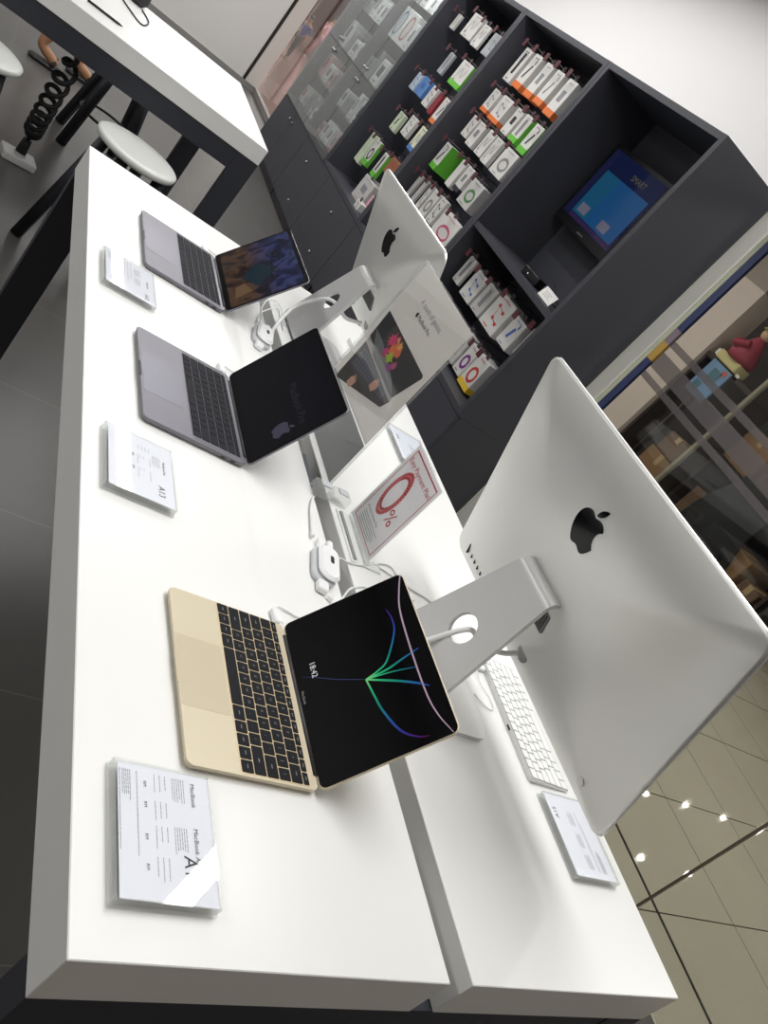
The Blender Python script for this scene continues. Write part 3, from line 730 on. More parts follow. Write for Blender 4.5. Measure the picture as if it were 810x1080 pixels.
cable('thin white cable looping from the far sensor round to the smaller computer', [(.45, 1.56, .008), (.470, 1.62, .004), (.486, 1.654, .003), (.534, 1.725, .003), (.548, 1.735, .004), (.555, 1.72, .004), (.552, 1.69, .003), (.548, 1.62, .003)], .0019)
cable('thick white power cable threaded through the stand of the large computer', [(.51, .515, .01), (.545, .512, .045), (.577, .508, .085), (.598, .500, .128), (.615, .496, .142), (.632, .488, .136), (.658, .478, .134), (.684, .472, .142), (.7045, .4715, .152)], .0048)
cable('thick white power cable draped through the stand of the smaller computer', [(.475, 1.51, .018), (.515, 1.60, .03), (.55, 1.66, .06), (.578, 1.655, .105), (.598, 1.635, .135), (.625, 1.62, .14), (.655, 1.608, .128), (.682, 1.601, .135), (.700, 1.599, .143)], .0048)
t = thing('cable_plug', 'white charging plug pushed into the back edge of the near white keyboard', 'plug', (.834, .590, 0), .1, 'white keyboard plug')
MB().slab(-.012, 0, .024, .012, .001, .0095, .003, .002).build('connector', WPL, t)
MB().tube(catmull([(-.024, 0, .005), (-.03, -.04, .003), (-.022, -.075, .003), (-.03, -.098, .003), (-.05, -.095, .003), (-.07, -.07, .003)]), .0014, 6).build('lead', CABLE, t)
t = thing('adapter', 'small grey adapter block lying on the foot of the large computer', 'adapter', (.740, .560, .0088), .65)
MB().slab(0, 0, .016, .05, 0, .010, .003, .002).build('body', mat('adapter_grey', (205, 206, 206), .4), t)
MB().slab(-.0085, 0, .002, .046, .002, .008, .0008, .0004).build('dark_edge', SLOT, t)

# ------------------------------------------------------------------ table signs
def text_lines(mb, x0, x1, y, n, dy, wobble=.2, h=.0007):
    for k in range(n):
        e = x0 + (x1-x0)*(1-wobble*random.random()); x = x0
        while x < e:
            w = .002+.004*random.random(); mb.box(x, min(x+w, e), y-k*dy-h/2, y-k*dy+h/2, 0, .0001, CUR); x += w+.0009
CUR = Matrix.Identity(4)
def price_card(label, cx, cy, yaw, flip, build):
    """clear acrylic block with a printed sheet; card frame: x = text direction, y = letter tops"""
    global CUR
    t = thing('price_card', label, 'sign', (cx, cy, 0), yaw + (PI if flip else 0), 'acrylic price card holders')
    W, D = .152, .118       # along the text, across it
    Mx = frame((0, 0, 0), (0, -1, 0), (1, 0, 0))
    MB().slab(0, 0, W+.004, D+.004, 0, .0045, .002, .0006, Mx).build('acrylic_base', ACRE, t)
    MB().slab(0, .002, W-.004, D-.006, .0127, .0133, .001, .0001, Mx).build('paper', PAPER, t)
    MB().slab(0, .0, W, D, .0146, .0172, .0015, .0006, Mx).build('acrylic_cover', ACR, t)
    q = MB()
    for sx in (-1, 1):
        q.box(sx*(W/2-.0012)-.001, sx*(W/2-.0012)+.001, -D/2, D/2, .0045, .0146, Mx)
    q.box(-W/2, W/2, -D/2, -D/2+.002, .0045, .0146, Mx); q.box(-W/2, W/2, D/2-.002, D/2, .0045, .0146, Mx)
    q.build('acrylic_edge', ACRE, t)
    ink = MB(); g = MB(); z = .01345; CUR = Mx @ Tr(0, 0, z)
    build(ink, g, Mx @ Tr(0, 0, z))
    if ink.v: ink.build('lettering', INK, t)
    if g.v: g.build('small_print', INKG, t)
    return t
def card_near(ink, g, Z):
    ink.text('MacBook', .0078, Z @ Tr(-.064, .034)); ink.text('MacBook Air', .0078, Z @ Tr(-.010, .034)); ink.text('A10', .021, Z @ Tr(.022, .020))
    for x0, n in ((-.066, 6), (-.008, 6)): text_lines(g, x0, x0+.03, .025, n, .0028)
    for r in range(3):
        for x0 in (-.066, -.034, -.006, .028): text_lines(g, x0, x0+.026, .002-r*.0065, 1, .003, .4)
    for x0 in (-.056, -.032, .004, .036): ink.text('RM', .005, Z @ Tr(x0, -.024))
    text_lines(g, -.066, .05, -.032, 1, .002); text_lines(g, -.066, -.03, -.040, 5, .0022)
    text_lines(g, -.066, .045, -.052, 1, .002)
price_card('acrylic price card on the near corner of the table in front of the gold laptop', .097, .1265, 0, False, card_near)
def card_mid(ink, g, Z):
    ink.text('MacBook Pro', .0062, Z @ Tr(-.035, .040)); ink.text('A13', .016, Z @ Tr(.03, .030))
    text_lines(g, -.04, -.012, .034, 5, .003)
    for r in range(4): text_lines(g, -.052, -.04, .016-r*.0062, 1, .002)
    for x0 in (-.026, .006):
        text_lines(g, x0, x0+.024, .017, 1, .002); text_lines(g, x0, x0+.006, .006, 2, .006); text_lines(g, x0, x0+.026, -.004, 1, .002); ink.text('RM', .0055, Z @ Tr(x0, -.014))
price_card('acrylic price card in front of the middle grey laptop', .0905, .7365, 0, False, card_mid)
def card_far(ink, g, Z):
    ink.text('MacBook Pro', .0055, Z @ Tr(-.02, .040)); ink.text('A12', .013, Z @ Tr(.04, .034))
    for x0 in (-.05, -.01): text_lines(g, x0, x0+.032, .024, 5, .003)
    for r in range(5): text_lines(g, -.062, .05, .004-r*.0075, 1, .002, .5)
    text_lines(g, -.066, -.03, -.038, 5, .0024)
price_card('acrylic price card in front of the far grey laptop', .089, 1.3755, 0, False, card_far)
def card_imac(ink, g, Z):
    ink.text('A15', .013, Z @ Tr(.028, .040))
    for x0 in (-.058, -.02, .02): text_lines(g, x0, x0+.026, .012, 5, .003)
    text_lines(g, -.062, .05, -.012, 2, .004); text_lines(g, -.062, -.02, -.024, 5, .0024)
price_card('acrylic price card at the right table edge below the corner of the large computer', .905, .247, 0, True, card_imac)
def card_back(ink, g, Z):
    ink.text('A16', .013, Z @ Tr(.02, .036)); text_lines(g, -.05, .03, .005, 4, .004)
price_card('acrylic price card at the right table edge behind the red bordered sign', .908, 1.335, 0, True, card_back)

# red bordered 0% sign in a clear T stand
t = thing('payment_sign', 'red bordered 0% easy payment plan sign in a clear stand on the right worktop', 'sign', (.577, .8275, 0), -.0096)
n = Vector((.0385, 0, 1)).normalized(); Mx = frame((0, 0, .1137), (0, -1, 0), n)
W, H = .1457, .2035
MB().slab(0, 0, W+.002, H, -.0036, -.0016, .002, .0005, Mx).build('acrylic_back', ACR, t)
MB().slab(0, 0, W, H, -.0012, -.0006, .001, .0001, Mx).build('paper', mat('sign_paper', (246, 242, 246), .6), t)
MB().slab(0, 0, W+.002, H, .0012, .0030, .002, .0005, Mx).build('acrylic_front', ACR, t)
q = MB(); bw, bh = .128, .186
for x0, x1, y0, y1 in ((-bw/2, bw/2, bh/2-.003, bh/2), (-bw/2, bw/2, -bh/2, -bh/2+.0018), (-bw/2, -bw/2+.0018, -bh/2, bh/2), (bw/2-.0018, bw/2, -bh/2, bh/2)):
    q.box(x0, x1, y0, y1, -.0005, -.0004, Mx)
q.build('border', RED, t)
q = MB(); q.text('Easy Payment Plan', .0165, Mx @ Tr(0, .066, -.00045), 'CENTER'); q.build('heading', RED, t)
q = MB()
for k in range(44):
    for rr_, off in ((1.0, 0), (.82, .5)):
        a = 2*PI*(k+off)/44; q.box(-.0030, .0030, -.0021, .0021, 0, .0001, Mx @ Tr(-.019+.027*rr_*math.cos(a), .008+.050*rr_*math.sin(a), -.00045) @ Matrix.Rotation(a, 4, 'Z'))
q.build('zero_digit', RED, t)
q = MB()
for k in range(60):
    a0, a1 = 2*PI*k/60, 2*PI*(k+1)/60
    v = [(-.019+r*.027*math.cos(a), .008+r*.050*math.sin(a), -.0005) for a in (a0, a1) for r in (.74, 1.1)]
    q.add(v, [(0, 1, 3, 2)], Mx)
q.build('zero_ground', REDL, t)
q = MB(); q.text('%', .045, Mx @ Tr(.010, -.036, -.00045)); q.build('percent_mark', RED, t)
q = MB(); q.text('0% Easy Payment Plan', .0078, Mx @ Tr(-.052, -.0585, -.00045)); q.build('sub_heading', GRNK, t)
CUR = Mx @ Tr(0, 0, -.00045); q = MB(); text_lines(q, -.048, .038, -.066, 5, .0052, .12, .0014); q.build('small_print', GRNK, t)
MB().slab(.002, 0, .075, .152, 0, .003, .002, .0008).build('stand_base', mat('stand_white', (232, 234, 232), .35), t)
MB().box(-.030, -.024, -.070, .068, .003, .0065).build('stand_lip', mat('lip_grey', (150, 152, 152), .4), t)
MB().box(-.004, .004, -.073, .073, .003, .0125).build('stand_clamp', ACRE, t)

# tall acrylic poster holder
t = thing('poster_holder', 'tall clear acrylic holder with a laptop poster between the two silver computers', 'sign', (.5268, 1.1011, 0), 0)
n = Vector((.0242, 0, 1)).normalized(); Mx = frame((0, 0, .2258), (0, -1, 0), n)
W, H = .297, .42
MB().slab(0, 0, W+.012, H, -.0052, -.0022, .003, .0006, Mx).build('acrylic_back', ACR, t)
MB().slab(0, .056, W-.004, H-.118, -.0018, -.0010, .001, .0001, Mx).build('poster', mat('poster_print', (238, 232, 227), .6), t)
MB().slab(0, -.152, W-.004, .108, -.0018, -.0010, .001, .0001, Mx).build('poster_reflection', mat('reflection_grey', (150, 152, 152), .5), t)  # grey panel paints the laptop's reflection in the acrylic
MB().slab(0, 0, W+.012, H, .0002, .0030, .003, .0006, Mx).build('acrylic_front', ACR, t)
for sx in (-1, 1): MB().box(sx*(W/2+.0045)-.0016, sx*(W/2+.0045)+.0016, -H/2, H/2, -.0022, .0002, Mx).build('acrylic_edge', ACRE, t)
def pz(y, z): return (1.1011-y, (z-.2258))
def ppoly(name, pts, m, lift=.0, par=None): q = MB(); q.prism([pz(*p_) for p_ in pts], -.0009+lift, -.0008+lift, Mx); return q.build(name, m, par or t)
ppoly('printed_laptop_lid', [(1.235, .308), (.977, .308), (.972, .303), (1.002, .226), (1.226, .240)], mat('print_black', (44, 42, 46), .5))
ppoly('printed_lid_shade', [(1.224, .262), (1.165, .226), (1.002, .226), (1.01, .232), (1.05, .245), (1.17, .262)], mat('print_grey', (112, 114, 116), .5), .0001)
ppoly('printed_laptop_base', [(1.224, .238), (1.002, .226), (.998, .218), (1.010, .194), (1.216, .124), (1.222, .13)], mat('print_charcoal', (60, 53, 51), .5))
ppoly('printed_hinge_strip', [(1.224, .240), (1.000, .228), (1.001, .218), (1.224, .226)], mat('print_silver', (168, 164, 162), .5), .0001)
q = MB()
BL_, BR_, FR_, FL_ = [Vector(pz(*p_)) for p_ in ((1.222, .234), (1.002, .224), (1.009, .193), (1.214, .125))]
def bil(u, v): return BL_*(1-u)*(1-v)+BR_*u*(1-v)+FR_*u*v+FL_*(1-u)*v
for r in range(5):
    for k in range(13):
        u0, u1, v0, v1 = .06+.065*k, .06+.065*k+.054, .14+.09*r, .14+.09*r+.075
        q.add([tuple(bil(u, v))+(-.00075,) for u, v in ((u0, v0), (u1, v0), (u1, v1), (u0, v1))], [(0, 1, 2, 3)], Mx)
q.build('printed_keys', mat('print_key', (84, 86, 102), .5), t)
SPL = [((232, 120, 60), 1.115, .275, .016), ((214, 60, 110), 1.135, .282, .013), ((200, 60, 120), 1.128, .260, .010), ((170, 190, 60), 1.108, .262, .012), ((228, 110, 80), 1.100, .280, .011), ((150, 70, 150), 1.09, .252, .010), ((236, 170, 90), 1.106, .288, .008), ((190, 90, 130), 1.083, .262, .008), ((240, 150, 120), 1.122, .292, .006)]
for i, (c, y, z, r) in enumerate(SPL):
    pts = []
    for k in range(22):
        a = 2*PI*k/22; rr_ = r*1.3*(.7+.85*random.random()*(k % 2)); pts.append((1.108+(y-1.108)*1.3+rr_*math.cos(a), .272+(z-.272)*1.2+rr_*.85*math.sin(a)))
    ppoly('printed_powder_burst', pts, mat('powder_%02d' % i, c, .6), .0002+.00002*i)
for y, z, s in ((1.156, .158, 1), (1.080, .204, 1)):
    ppoly('printed_hand', [(y+.014*s, z-.014), (y+.012, z+.004), (y+.006, z+.006), (y+.004, z+.016), (y-.001, z+.006), (y-.004, z+.017), (y-.008, z+.004), (y-.013, z+.012), (y-.014, z-.004), (y-.006, z-.016)], mat('print_skin', (206, 158, 134), .6), .0003)
q = MB(); q.text('A touch of genius.', .0175, Mx @ Tr(*pz(1.163, .376), -.0009)); q.build('heading', INKG, t)
q = MB(); q.text('MacBook Pro', .0135, Mx @ Tr(*pz(1.133, .3535), -.0009)); put_emblem(q, .013, Mx @ Tr(*pz(1.141, .3585), -.0009), .0001); q.build('sub_heading', INK, t)
for x, y in ((-.024, -.172), (.022, -.172), (-.024, .150), (.022, .150)):
    MB().slab(x, y, .042, .032, 0, .026, .004, .003).build('foot_block', ACRE, t)
    MB().slab(x, y, .026, .018, .026, .030, .004, .001).build('foot_cap', mat('clear_cap', (206, 210, 212), .2), t)

# ------------------------------------------------------------------ wall cabinets
XF, XB, BT, TOP = 2.0, 2.44, -.29, 1.28
def carcass(t, y0, y1, shelf=None):
    h = .03
    q = MB()
    q.box(XF, XB, y0, y0+h, BT, TOP); q.box(XF, XB, y1-h, y1, BT, TOP)
    q.box(XF+.0005, XB, y0+h, y1-h, TOP-h, TOP-.0005); q.box(XF+.0005, XB, y0+h, y1-h, BT, BT+h)
    q.build('carcass', DARK, t)
    MB().box(XB-.012, XB-.002, y0+h, y1-h, BT+h, TOP-h).build('back_panel', DARKIN, t)
    if shelf is not None: MB().box(XF+.004, XB-.012, y0+h, y1-h, shelf-.03, shelf).build('shelf', DARK, t)
tv = thing('wall_cabinet', 'charcoal cabinet unit with the recessed monitor at the right end of the wall run', 'cabinet', (0, 0, 0)); carcass(tv, 2.69, 3.762, .325)
h1 = thing('wall_cabinet', 'charcoal cabinet unit of hanging packs left of the monitor unit', 'cabinet', (0, 0, 0)); carcass(h1, 3.765, 4.872)
h2 = thing('wall_cabinet', 'charcoal cabinet unit of hanging packs next to the glass doors', 'cabinet', (0, 0, 0)); carcass(h2, 4.875, 5.982)
gd = thing('wall_cabinet', 'glass doored cabinet unit at the far left end of the wall run', 'cabinet', (0, 0, 0)); carcass(gd, 5.985, 7.725)
MB().box(XF+.03, XB-.012, 6.83, 6.87, BT+.03, TOP-.03).build('divider', DARK, gd)
SHG = glass_mat('glass_shelf', (.93, .95, .95), 1.45)
for z in (.015, .318, .64, .94):
    for y0, y1 in ((6.015, 6.83), (6.87, 7.695)):
        MB().box(XF+.05, XB-.014, y0, y1, z-.008, z).build('shelf', SHG, gd)
DGL = glass_mat('display_door_glass', (.88, .90, .90), 1.5, haze=.06, haze_rgb=(214, 216, 214))  # haze paints the room's pale reflection over the doors
for y0, y1 in ((5.99, 6.415), (6.42, 6.845), (6.855, 7.285), (7.29, 7.72)):
    for z0, z1 in ((BT+.004, .316), (.322, TOP-.004)):
        d = MB().box(XF-.012, XF-.004, y0+.003, y1-.003, z0, z1).build('glass_door', DGL, gd)
        ky = y0+.03 if y0 in (6.42, 7.29) else y1-.03; kz = z1-.05 if z1 < .4 else z0+.05
        MB().lathe([(.011, 0), (.011, .012), (.004, .02)], 14, frame((XF-.012, ky, kz), (0, 1, 0), (0, 0, 1), (-1, 0, 0))).build('knob', CHROME, d)
# base units
def base_unit(label, y0, y1, doors, knobs):
    t = thing('base_cabinet', label, 'cabinet', (0, 0, FZ))
    MB().box(XF+.022, XB, y0, y1, .07, BT-.001-FZ).build('body', DARK, t)
    MB().box(XF+.03, XB, y0+.01, y1-.01, 0, .07).build('plinth', mat('plinth_dark', (56, 56, 60), .6), t)
    for (a, b) in doors:
        d = MB().box(XF+.002, XF+.021, a+.002, b-.002, .074, BT-.004-FZ).build('door', DARK, t)
        for ky, kz in knobs:
            if a < ky < b: MB().lathe([(.009, 0), (.011, .008), (.004, .013)], 14, frame((XF+.002, ky, kz-FZ), (0, 1, 0), (0, 0, 1), (-1, 0, 0))).build('knob', CHROME, d)
base_unit('charcoal base cabinet under the glass doored unit, far left', 6.595, 7.725, [(6.595, 7.16), (7.16, 7.725)], [(7.10, -.38), (7.22, -.38)])
base_unit('charcoal base cabinet in the middle of the wall run', 4.865, 6.592, [(4.865, 5.73), (5.73, 6.592)], [(6.28, -.42), (6.10, -.70), (5.30, -.42), (5.18, -.70)])
base_unit('charcoal base cabinet at the right end under the monitor unit', 2.69, 4.862, [(2.69, 3.775), (3.775, 4.862)], [(4.35, -.40), (3.3, -.40)])

# hanging packs: (y left, y right, z top, z bottom, depth, style, wording)
BODY = {'white': (218, 216, 212), 'grey': (196, 194, 192), 'pale blue': (190, 206, 224), 'blue': (92, 136, 196), 'red': (140, 40, 52), 'cream': (226, 226, 196), 'clear': (168, 172, 176), 'black': (34, 34, 38), 'brown': (150, 92, 62), 'green': (122, 196, 70), 'pink': (222, 170, 184), 'pale green': (204, 216, 190)}
def bm_(c): return mat('pack_'+c.replace(' ', '_'), BODY[c], .45)
BANDC = {'orange': (226, 120, 60), 'green': (104, 190, 62), 'blue': (70, 120, 190), 'purple': (140, 60, 140), 'yellow': (226, 190, 60), 'dark': (44, 44, 50)}
ORD = ['first', 'second', 'third', 'fourth', 'fifth', 'sixth', 'seventh', 'eighth']
def picture(mb, kind, y0, y1, z0, z1):
    w, h = y1-y0, z1-z0; cy, cz = (y0+y1)/2, (z0+z1)/2
    F = lambda y, z: frame((XP-.0003, y, z), (0, -1, 0), (0, 0, 1), (-1, 0, 0))
    if kind == 'tall': mb.slab(0, 0, w*.3, h*.62, 0, .0004, .004, .0001, F(cy, cz+h*.05))
    elif kind == 'stick': mb.slab(0, 0, w*.16, h*.42, 0, .0004, .004, .0001, F(cy, cz) @ Matrix.Rotation(-.35, 4, 'Z')); mb.slab(0, 0, w*.1, h*.14, 0, .0004, .002, .0001, F(cy-.2*w, cz+.3*h))
    elif kind == 'ring':
        mb.ribbon([(w*.28*math.cos(2*PI*k/20), h*.2*math.sin(2*PI*k/20), .0004) for k in range(21)], .016, F(cy-.06*w, cz-.06*h))
    elif kind == 'cable': mb.ribbon(catmull([(-w*.3, -h*.25, .0004), (-w*.1, h*.2, .0004), (w*.1, -h*.1, .0004), (w*.3, h*.28, .0004)]), .005, F(cy, cz)); mb.slab(0, 0, w*.14, h*.12, 0, .0004, .002, .0001, F(cy+.25*w, cz-.3*h))
    elif kind == 'block': mb.slab(0, 0, w*.4, h*.3, 0, .0004, .004, .0001, F(cy, cz+.05*h))
    elif kind == 'dots':
        mb.ribbon([F(cy, cz).inverted() @ Vector((XP-.0005, cy+dy*w, cz+dz*h)) for dy, dz in ((-.2, .12), (.15, .2), (.05, -.15), (-.25, -.22))], .006, F(cy, cz))
        for dy, dz in ((-.2, .12), (.15, .2), (.05, -.15), (-.25, -.22)): mb.slab(0, 0, w*.13, h*.09, 0, .0004, .003, .0001, F(cy+dy*w, cz+dz*h))
    mb.slab(0, 0, w*.5, h*.02, 0, .0004, .001, .0001, F(cy, z0+h*.9)); mb.slab(0, 0, w*.3, h*.025, 0, .0004, .001, .0001, F(cy+.1*w, z0+h*.08))
XP = 2.10
def pack(y1, y0, zt, zb, depth, col, band, pic, label, group, unit=None, piccol=None, dx=0):
    global XP
    XP = 2.10+dx
    y0, y1 = y0+.003, y1-.003
    t = thing('retail_pack', label, 'package', (XP, (y0+y1)/2, zb), 0, group)
    oy, oz = (y0+y1)/2, zb; T0 = Matrix.Translation((-XP, -oy, -oz))
    q = MB(); q.box(XP, XP+depth, y0, y1, zb, zt, T0, b=.002); q.build('carton', bm_(col), t)
    if band:
        hgt = (zt-zb)*(.17 if band in ('orange', 'dark', 'blue', 'purple', 'yellow') else .2)
        q = MB(); q.box(XP-.0008, XP+depth+.0005, y0-.0008, y1+.0008, zb-.0005, zb+hgt, T0)
        if band == 'green': q.box(XP+.004, XP+depth+.0005, y0-.0009, y0+.001, zb, zt+.0003, T0)
        q.build('colour_band', mat('band_'+band, BANDC[band], .5), t)
    if pic:
        q = MB(); picture(q, pic, y0, y1, zb, zt); q.v = [tuple(T0 @ Vector(v)) for v in q.v]
        q.build('printed_picture', mat('pic_'+(piccol or 'dark'), {'dark': (58, 56, 60), 'grey': (140, 138, 142), 'blue': (70, 110, 180), 'rose': (196, 90, 120), 'green': (80, 130, 80), 'purple': (120, 50, 130), 'red': (190, 60, 56)}[piccol or 'dark'], .6), t)
    q = MB(); q.box(XP+.002, XP+.0035, (y0+y1)/2-.016, (y0+y1)/2+.016, zt-.004, zt+.030, T0); q.build('hang_tab', mat('dark_tab', (78, 58, 62), .4), t)
    if unit is not None:
        yc = (y0+y1)/2; hk = MB().tube([(XP-.05, yc, zt+.022), (XP-.046, yc, zt+.016), (XB-.012, yc, zt+.016)], .003, 6).build('hook', CHROME, unit)
        MB().box(XP-.054, XP-.051, yc-.019, yc+.019, zt-.016, zt+.028).build('price_tag', MAROON, hk)
    return t
def row(unit, rowname, items):
    for i, it in enumerate(items):
        (y1, y0, zt, zb), depth, col, band, pic, pc = it
        words = col + (' and %s' % band if band and band != 'dark' else '')
        pack(y1, y0, zt, zb, depth, col, band, pic, '%s retail pack, %s from left, %s' % (words, ORD[i], rowname), 'packs on the '+rowname, unit, pc)
U1 = 'hook row left of monitor'; U2 = 'hook row beside glass doors'; U3 = 'hook row below monitor'
row(h1, 'top '+U1, [((4.771,4.665,1.137,.925),.03,'white',None,'tall',None), ((4.625,4.514,1.14,.93),.07,'white','orange','stick',None), ((4.45,4.345,1.137,.93),.07,'white','orange','block','grey'), ((4.305,4.196,1.137,.935),.07,'white','orange','stick','grey'), ((4.142,4.028,1.137,.925),.09,'white','orange','block','grey')])
row(h1, 'second '+U1, [((4.75,4.645,.864,.72),.06,'white','orange','dots','grey'), ((4.603,4.451,.87,.715),.07,'white','orange','dots','grey'), ((4.372,4.272,.868,.71),.05,'white',None,'block',None), ((4.246,4.145,.873,.71),.08,'white','green','tall','grey'), ((4.095,3.985,.87,.70),.07,'white','green','stick',None)])
row(h1, 'third '+U1, [((4.74,4.64,.68,.545),.02,'white',None,'dots','grey'), ((4.618,4.515,.68,.528),.03,'white',None,'block','grey'), ((4.46,4.352,.686,.53),.02,'white',None,'cable','grey'), ((4.335,4.238,.684,.525),.03,'white',None,'cable','grey'), ((4.18,4.002,.686,.525),.05,'white',None,'ring','grey')])
row(h1, 'fourth '+U1, [((4.80,4.70,.46,.285),.12,'white','green','stick',None), ((4.485,4.405,.463,.29),.04,'white',None,None,None), ((4.375,4.282,.466,.31),.03,'white','dark','block','grey'), ((4.24,4.062,.445,.285),.06,'grey',None,'ring','green')])
row(h1, 'fifth '+U1, [((4.80,4.745,.215,.055),.02,'grey',None,None,None), ((4.70,4.645,.225,.04),.02,'grey',None,None,None), ((4.598,4.54,.229,.05),.03,'white',None,'dots','grey'), ((4.515,4.405,.232,.055),.03,'white',None,'ring','grey'), ((4.385,4.285,.24,.075),.03,'white',None,'dots',None), ((4.25,3.978,.215,.03),.05,'white',None,'ring','rose')])
row(h2, 'top '+U2, [((5.91,5.83,1.06,.955),.02,'white',None,None,None), ((5.69,5.49,1.125,.965),.03,'white',None,'cable','grey'), ((5.455,5.33,1.105,.955),.02,'white',None,'cable','grey'), ((5.245,5.07,1.10,.955),.05,'clear',None,'dots','grey')])
row(h2, 'second '+U2, [((5.61,5.52,.85,.70),.02,'clear',None,'tall','grey'), ((5.365,5.165,.87,.70),.06,'white','green','cable','grey')])
row(h2, 'third '+U2, [((5.835,5.735,.622,.50),.03,'pale blue',None,'dots','grey'), ((5.708,5.550,.634,.505),.05,'blue',None,'block','blue'), ((5.49,5.378,.63,.49),.04,'white',None,'dots','grey'), ((5.340,5.26,.629,.48),.04,'red',None,None,None), ((5.22,5.095,.633,.455),.06,'white','orange','stick','grey')])
row(h2, 'fourth '+U2, [((5.67,5.555,.36,.225),.03,'pale green',None,'stick',None), ((5.465,5.34,.405,.265),.03,'white',None,'dots','grey'), ((5.23,5.10,.409,.24),.04,'cream','blue','cable','blue')])
row(h2, 'fifth '+U2, [((5.83,5.715,.12,-.11),.04,'pale green',None,None,None), ((5.695,5.585,.118,-.075),.03,'white','green','ring',None), ((5.44,5.352,.109,-.07),.03,'white','green','tall',None), ((5.295,5.125,.136,.02),.05,'brown',None,'dots','red')])
row(tv, 'upper '+U3, [((3.702,3.612,.175,.015),.02,'white',None,'tall','grey'), ((3.56,3.41,.164,.005),.03,'white',None,'dots','blue'), ((3.390,3.268,.174,.01),.10,'grey',None,'tall','grey'), ((3.25,3.066,.20,.012),.06,'white',None,'dots','red'), ((3.03,2.905,.186,.03),.05,'white',None,'stick','blue'), ((2.86,2.79,.214,.06),.02,'white',None,None,None)])
row(tv, 'lower '+U3, [((3.30,3.15,-.06,-.235),.05,'grey',None,'dots','grey'), ((3.136,3.035,-.07,-.235),.07,'white',None,'ring','purple'), ((3.030,2.905,-.062,-.245),.09,'white','yellow','ring','red')])
# boxes standing on the bottom boards
def stand_box(y1, y0, zt, col, pic, pc, label, depth=.10, zb=-.2595, dx=0):
    pack(y1, y0, zt, zb, depth, col, None, pic, label, 'boxes standing on the bottom boards', None, pc, dx)
stand_box(5.47, 5.22, -.085, 'grey', 'block', 'grey', 'light grey box standing on the bottom board behind the smaller computer', .14)
stand_box(5.17, 5.05, -.13, 'pink', 'dots', 'rose', 'small pink box on the bottom board right of the light grey box', .08)
stand_box(5.16, 5.06, -.205, 'white', 'dots', 'grey', 'tiny white box lying in front of the small pink box', .05, dx=-.07)

# boxes behind the glass doors
GB = {'white': (238, 238, 236), 'silver': (200, 202, 204), 'grey': (150, 152, 154), 'black': (46, 46, 50), 'rose': (214, 170, 170)}
def glass_box(y, z, w, h, d, c, label, name='boxed_product', pic=None):
    t = thing(name, label, 'box', (XF+.09, y, z), 0, 'boxes behind the glass doors')
    MB().box(0, d, -w/2, w/2, 0, h, b=.003).build('carton', mat('gbox_'+c, GB[c], .5), t)
    q = MB(); q.slab(0, 0, w*.55, h*.45, 0, .0005, .004, .0001, frame((-.0003, 0, h*.55), (0, -1, 0), (0, 0, 1), (-1, 0, 0)))
    q.slab(0, 0, w*.5, h*.05, 0, .0005, .001, .0001, frame((-.0003, 0, h*.12), (0, -1, 0), (0, 0, 1), (-1, 0, 0)))
    q.build('printed_picture', mat('gpic_'+(pic or 'grey'), {'grey': (128, 130, 134), 'red': (190, 70, 70), 'blue': (80, 120, 160), 'dark': (60, 60, 66)}[pic or 'grey'], .6), t)
rg = random.Random(3)
LV = {-.26: ('bottom', .24), .015: ('second', .26), .318: ('third', .28), .64: ('fourth', .26), .94: ('top', .26)}
for bay, (ya, yb) in (('left', (6.90, 7.67)), ('right', (6.04, 6.80))):
    for z, (ln_, mh) in LV.items():
        y = yb-.02; i = 0
        while y > ya+.10 and i < 7:
            if bay == 'right' and z == .64 and i < 2:
                w, h, c, d, pic = .17, .25, 'white', .08, ('blue', 'red')[i]
                lab = 'white headphone box with a %s oval behind the right glass doors' % pic
                t = thing('boxed_product', lab, 'box', (XF+.09, y-w/2, z), 0, 'boxes behind the glass doors')
                MB().box(0, d, -w/2, w/2, 0, h, b=.003).build('carton', mat('gbox_white', GB['white'], .5), t)
                q = MB(); q.ribbon([(w*.34*math.cos(2*PI*k/24), h*.36*math.sin(2*PI*k/24), .0006) for k in range(25)], .018, frame((-.0004, 0, h*.5), (0, -1, 0), (0, 0, 1), (-1, 0, 0)))
                q.build('printed_picture', mat('gpic_'+pic, {'red': (190, 70, 70), 'blue': (80, 120, 160)}[pic], .6), t)
                y -= w+.03; i += 1; continue
            w = rg.uniform(.07, .17); h = rg.uniform(.10, mh-.05); c = rg.choice(['white', 'white', 'white', 'silver', 'grey', 'rose' if z < .4 else 'white']); d = rg.uniform(.06, .16)
            if y-w < ya: break
            glass_box(y-w/2, z+.0005, w, h, d, c, '%s box, %s from the left on the %s shelf behind the %s glass doors' % (c, ORD[i], ln_, bay), pic=rg.choice(['grey', 'grey', 'dark', 'red' if z < .3 else 'grey']))
            y -= w+rg.uniform(.012, .08); i += 1

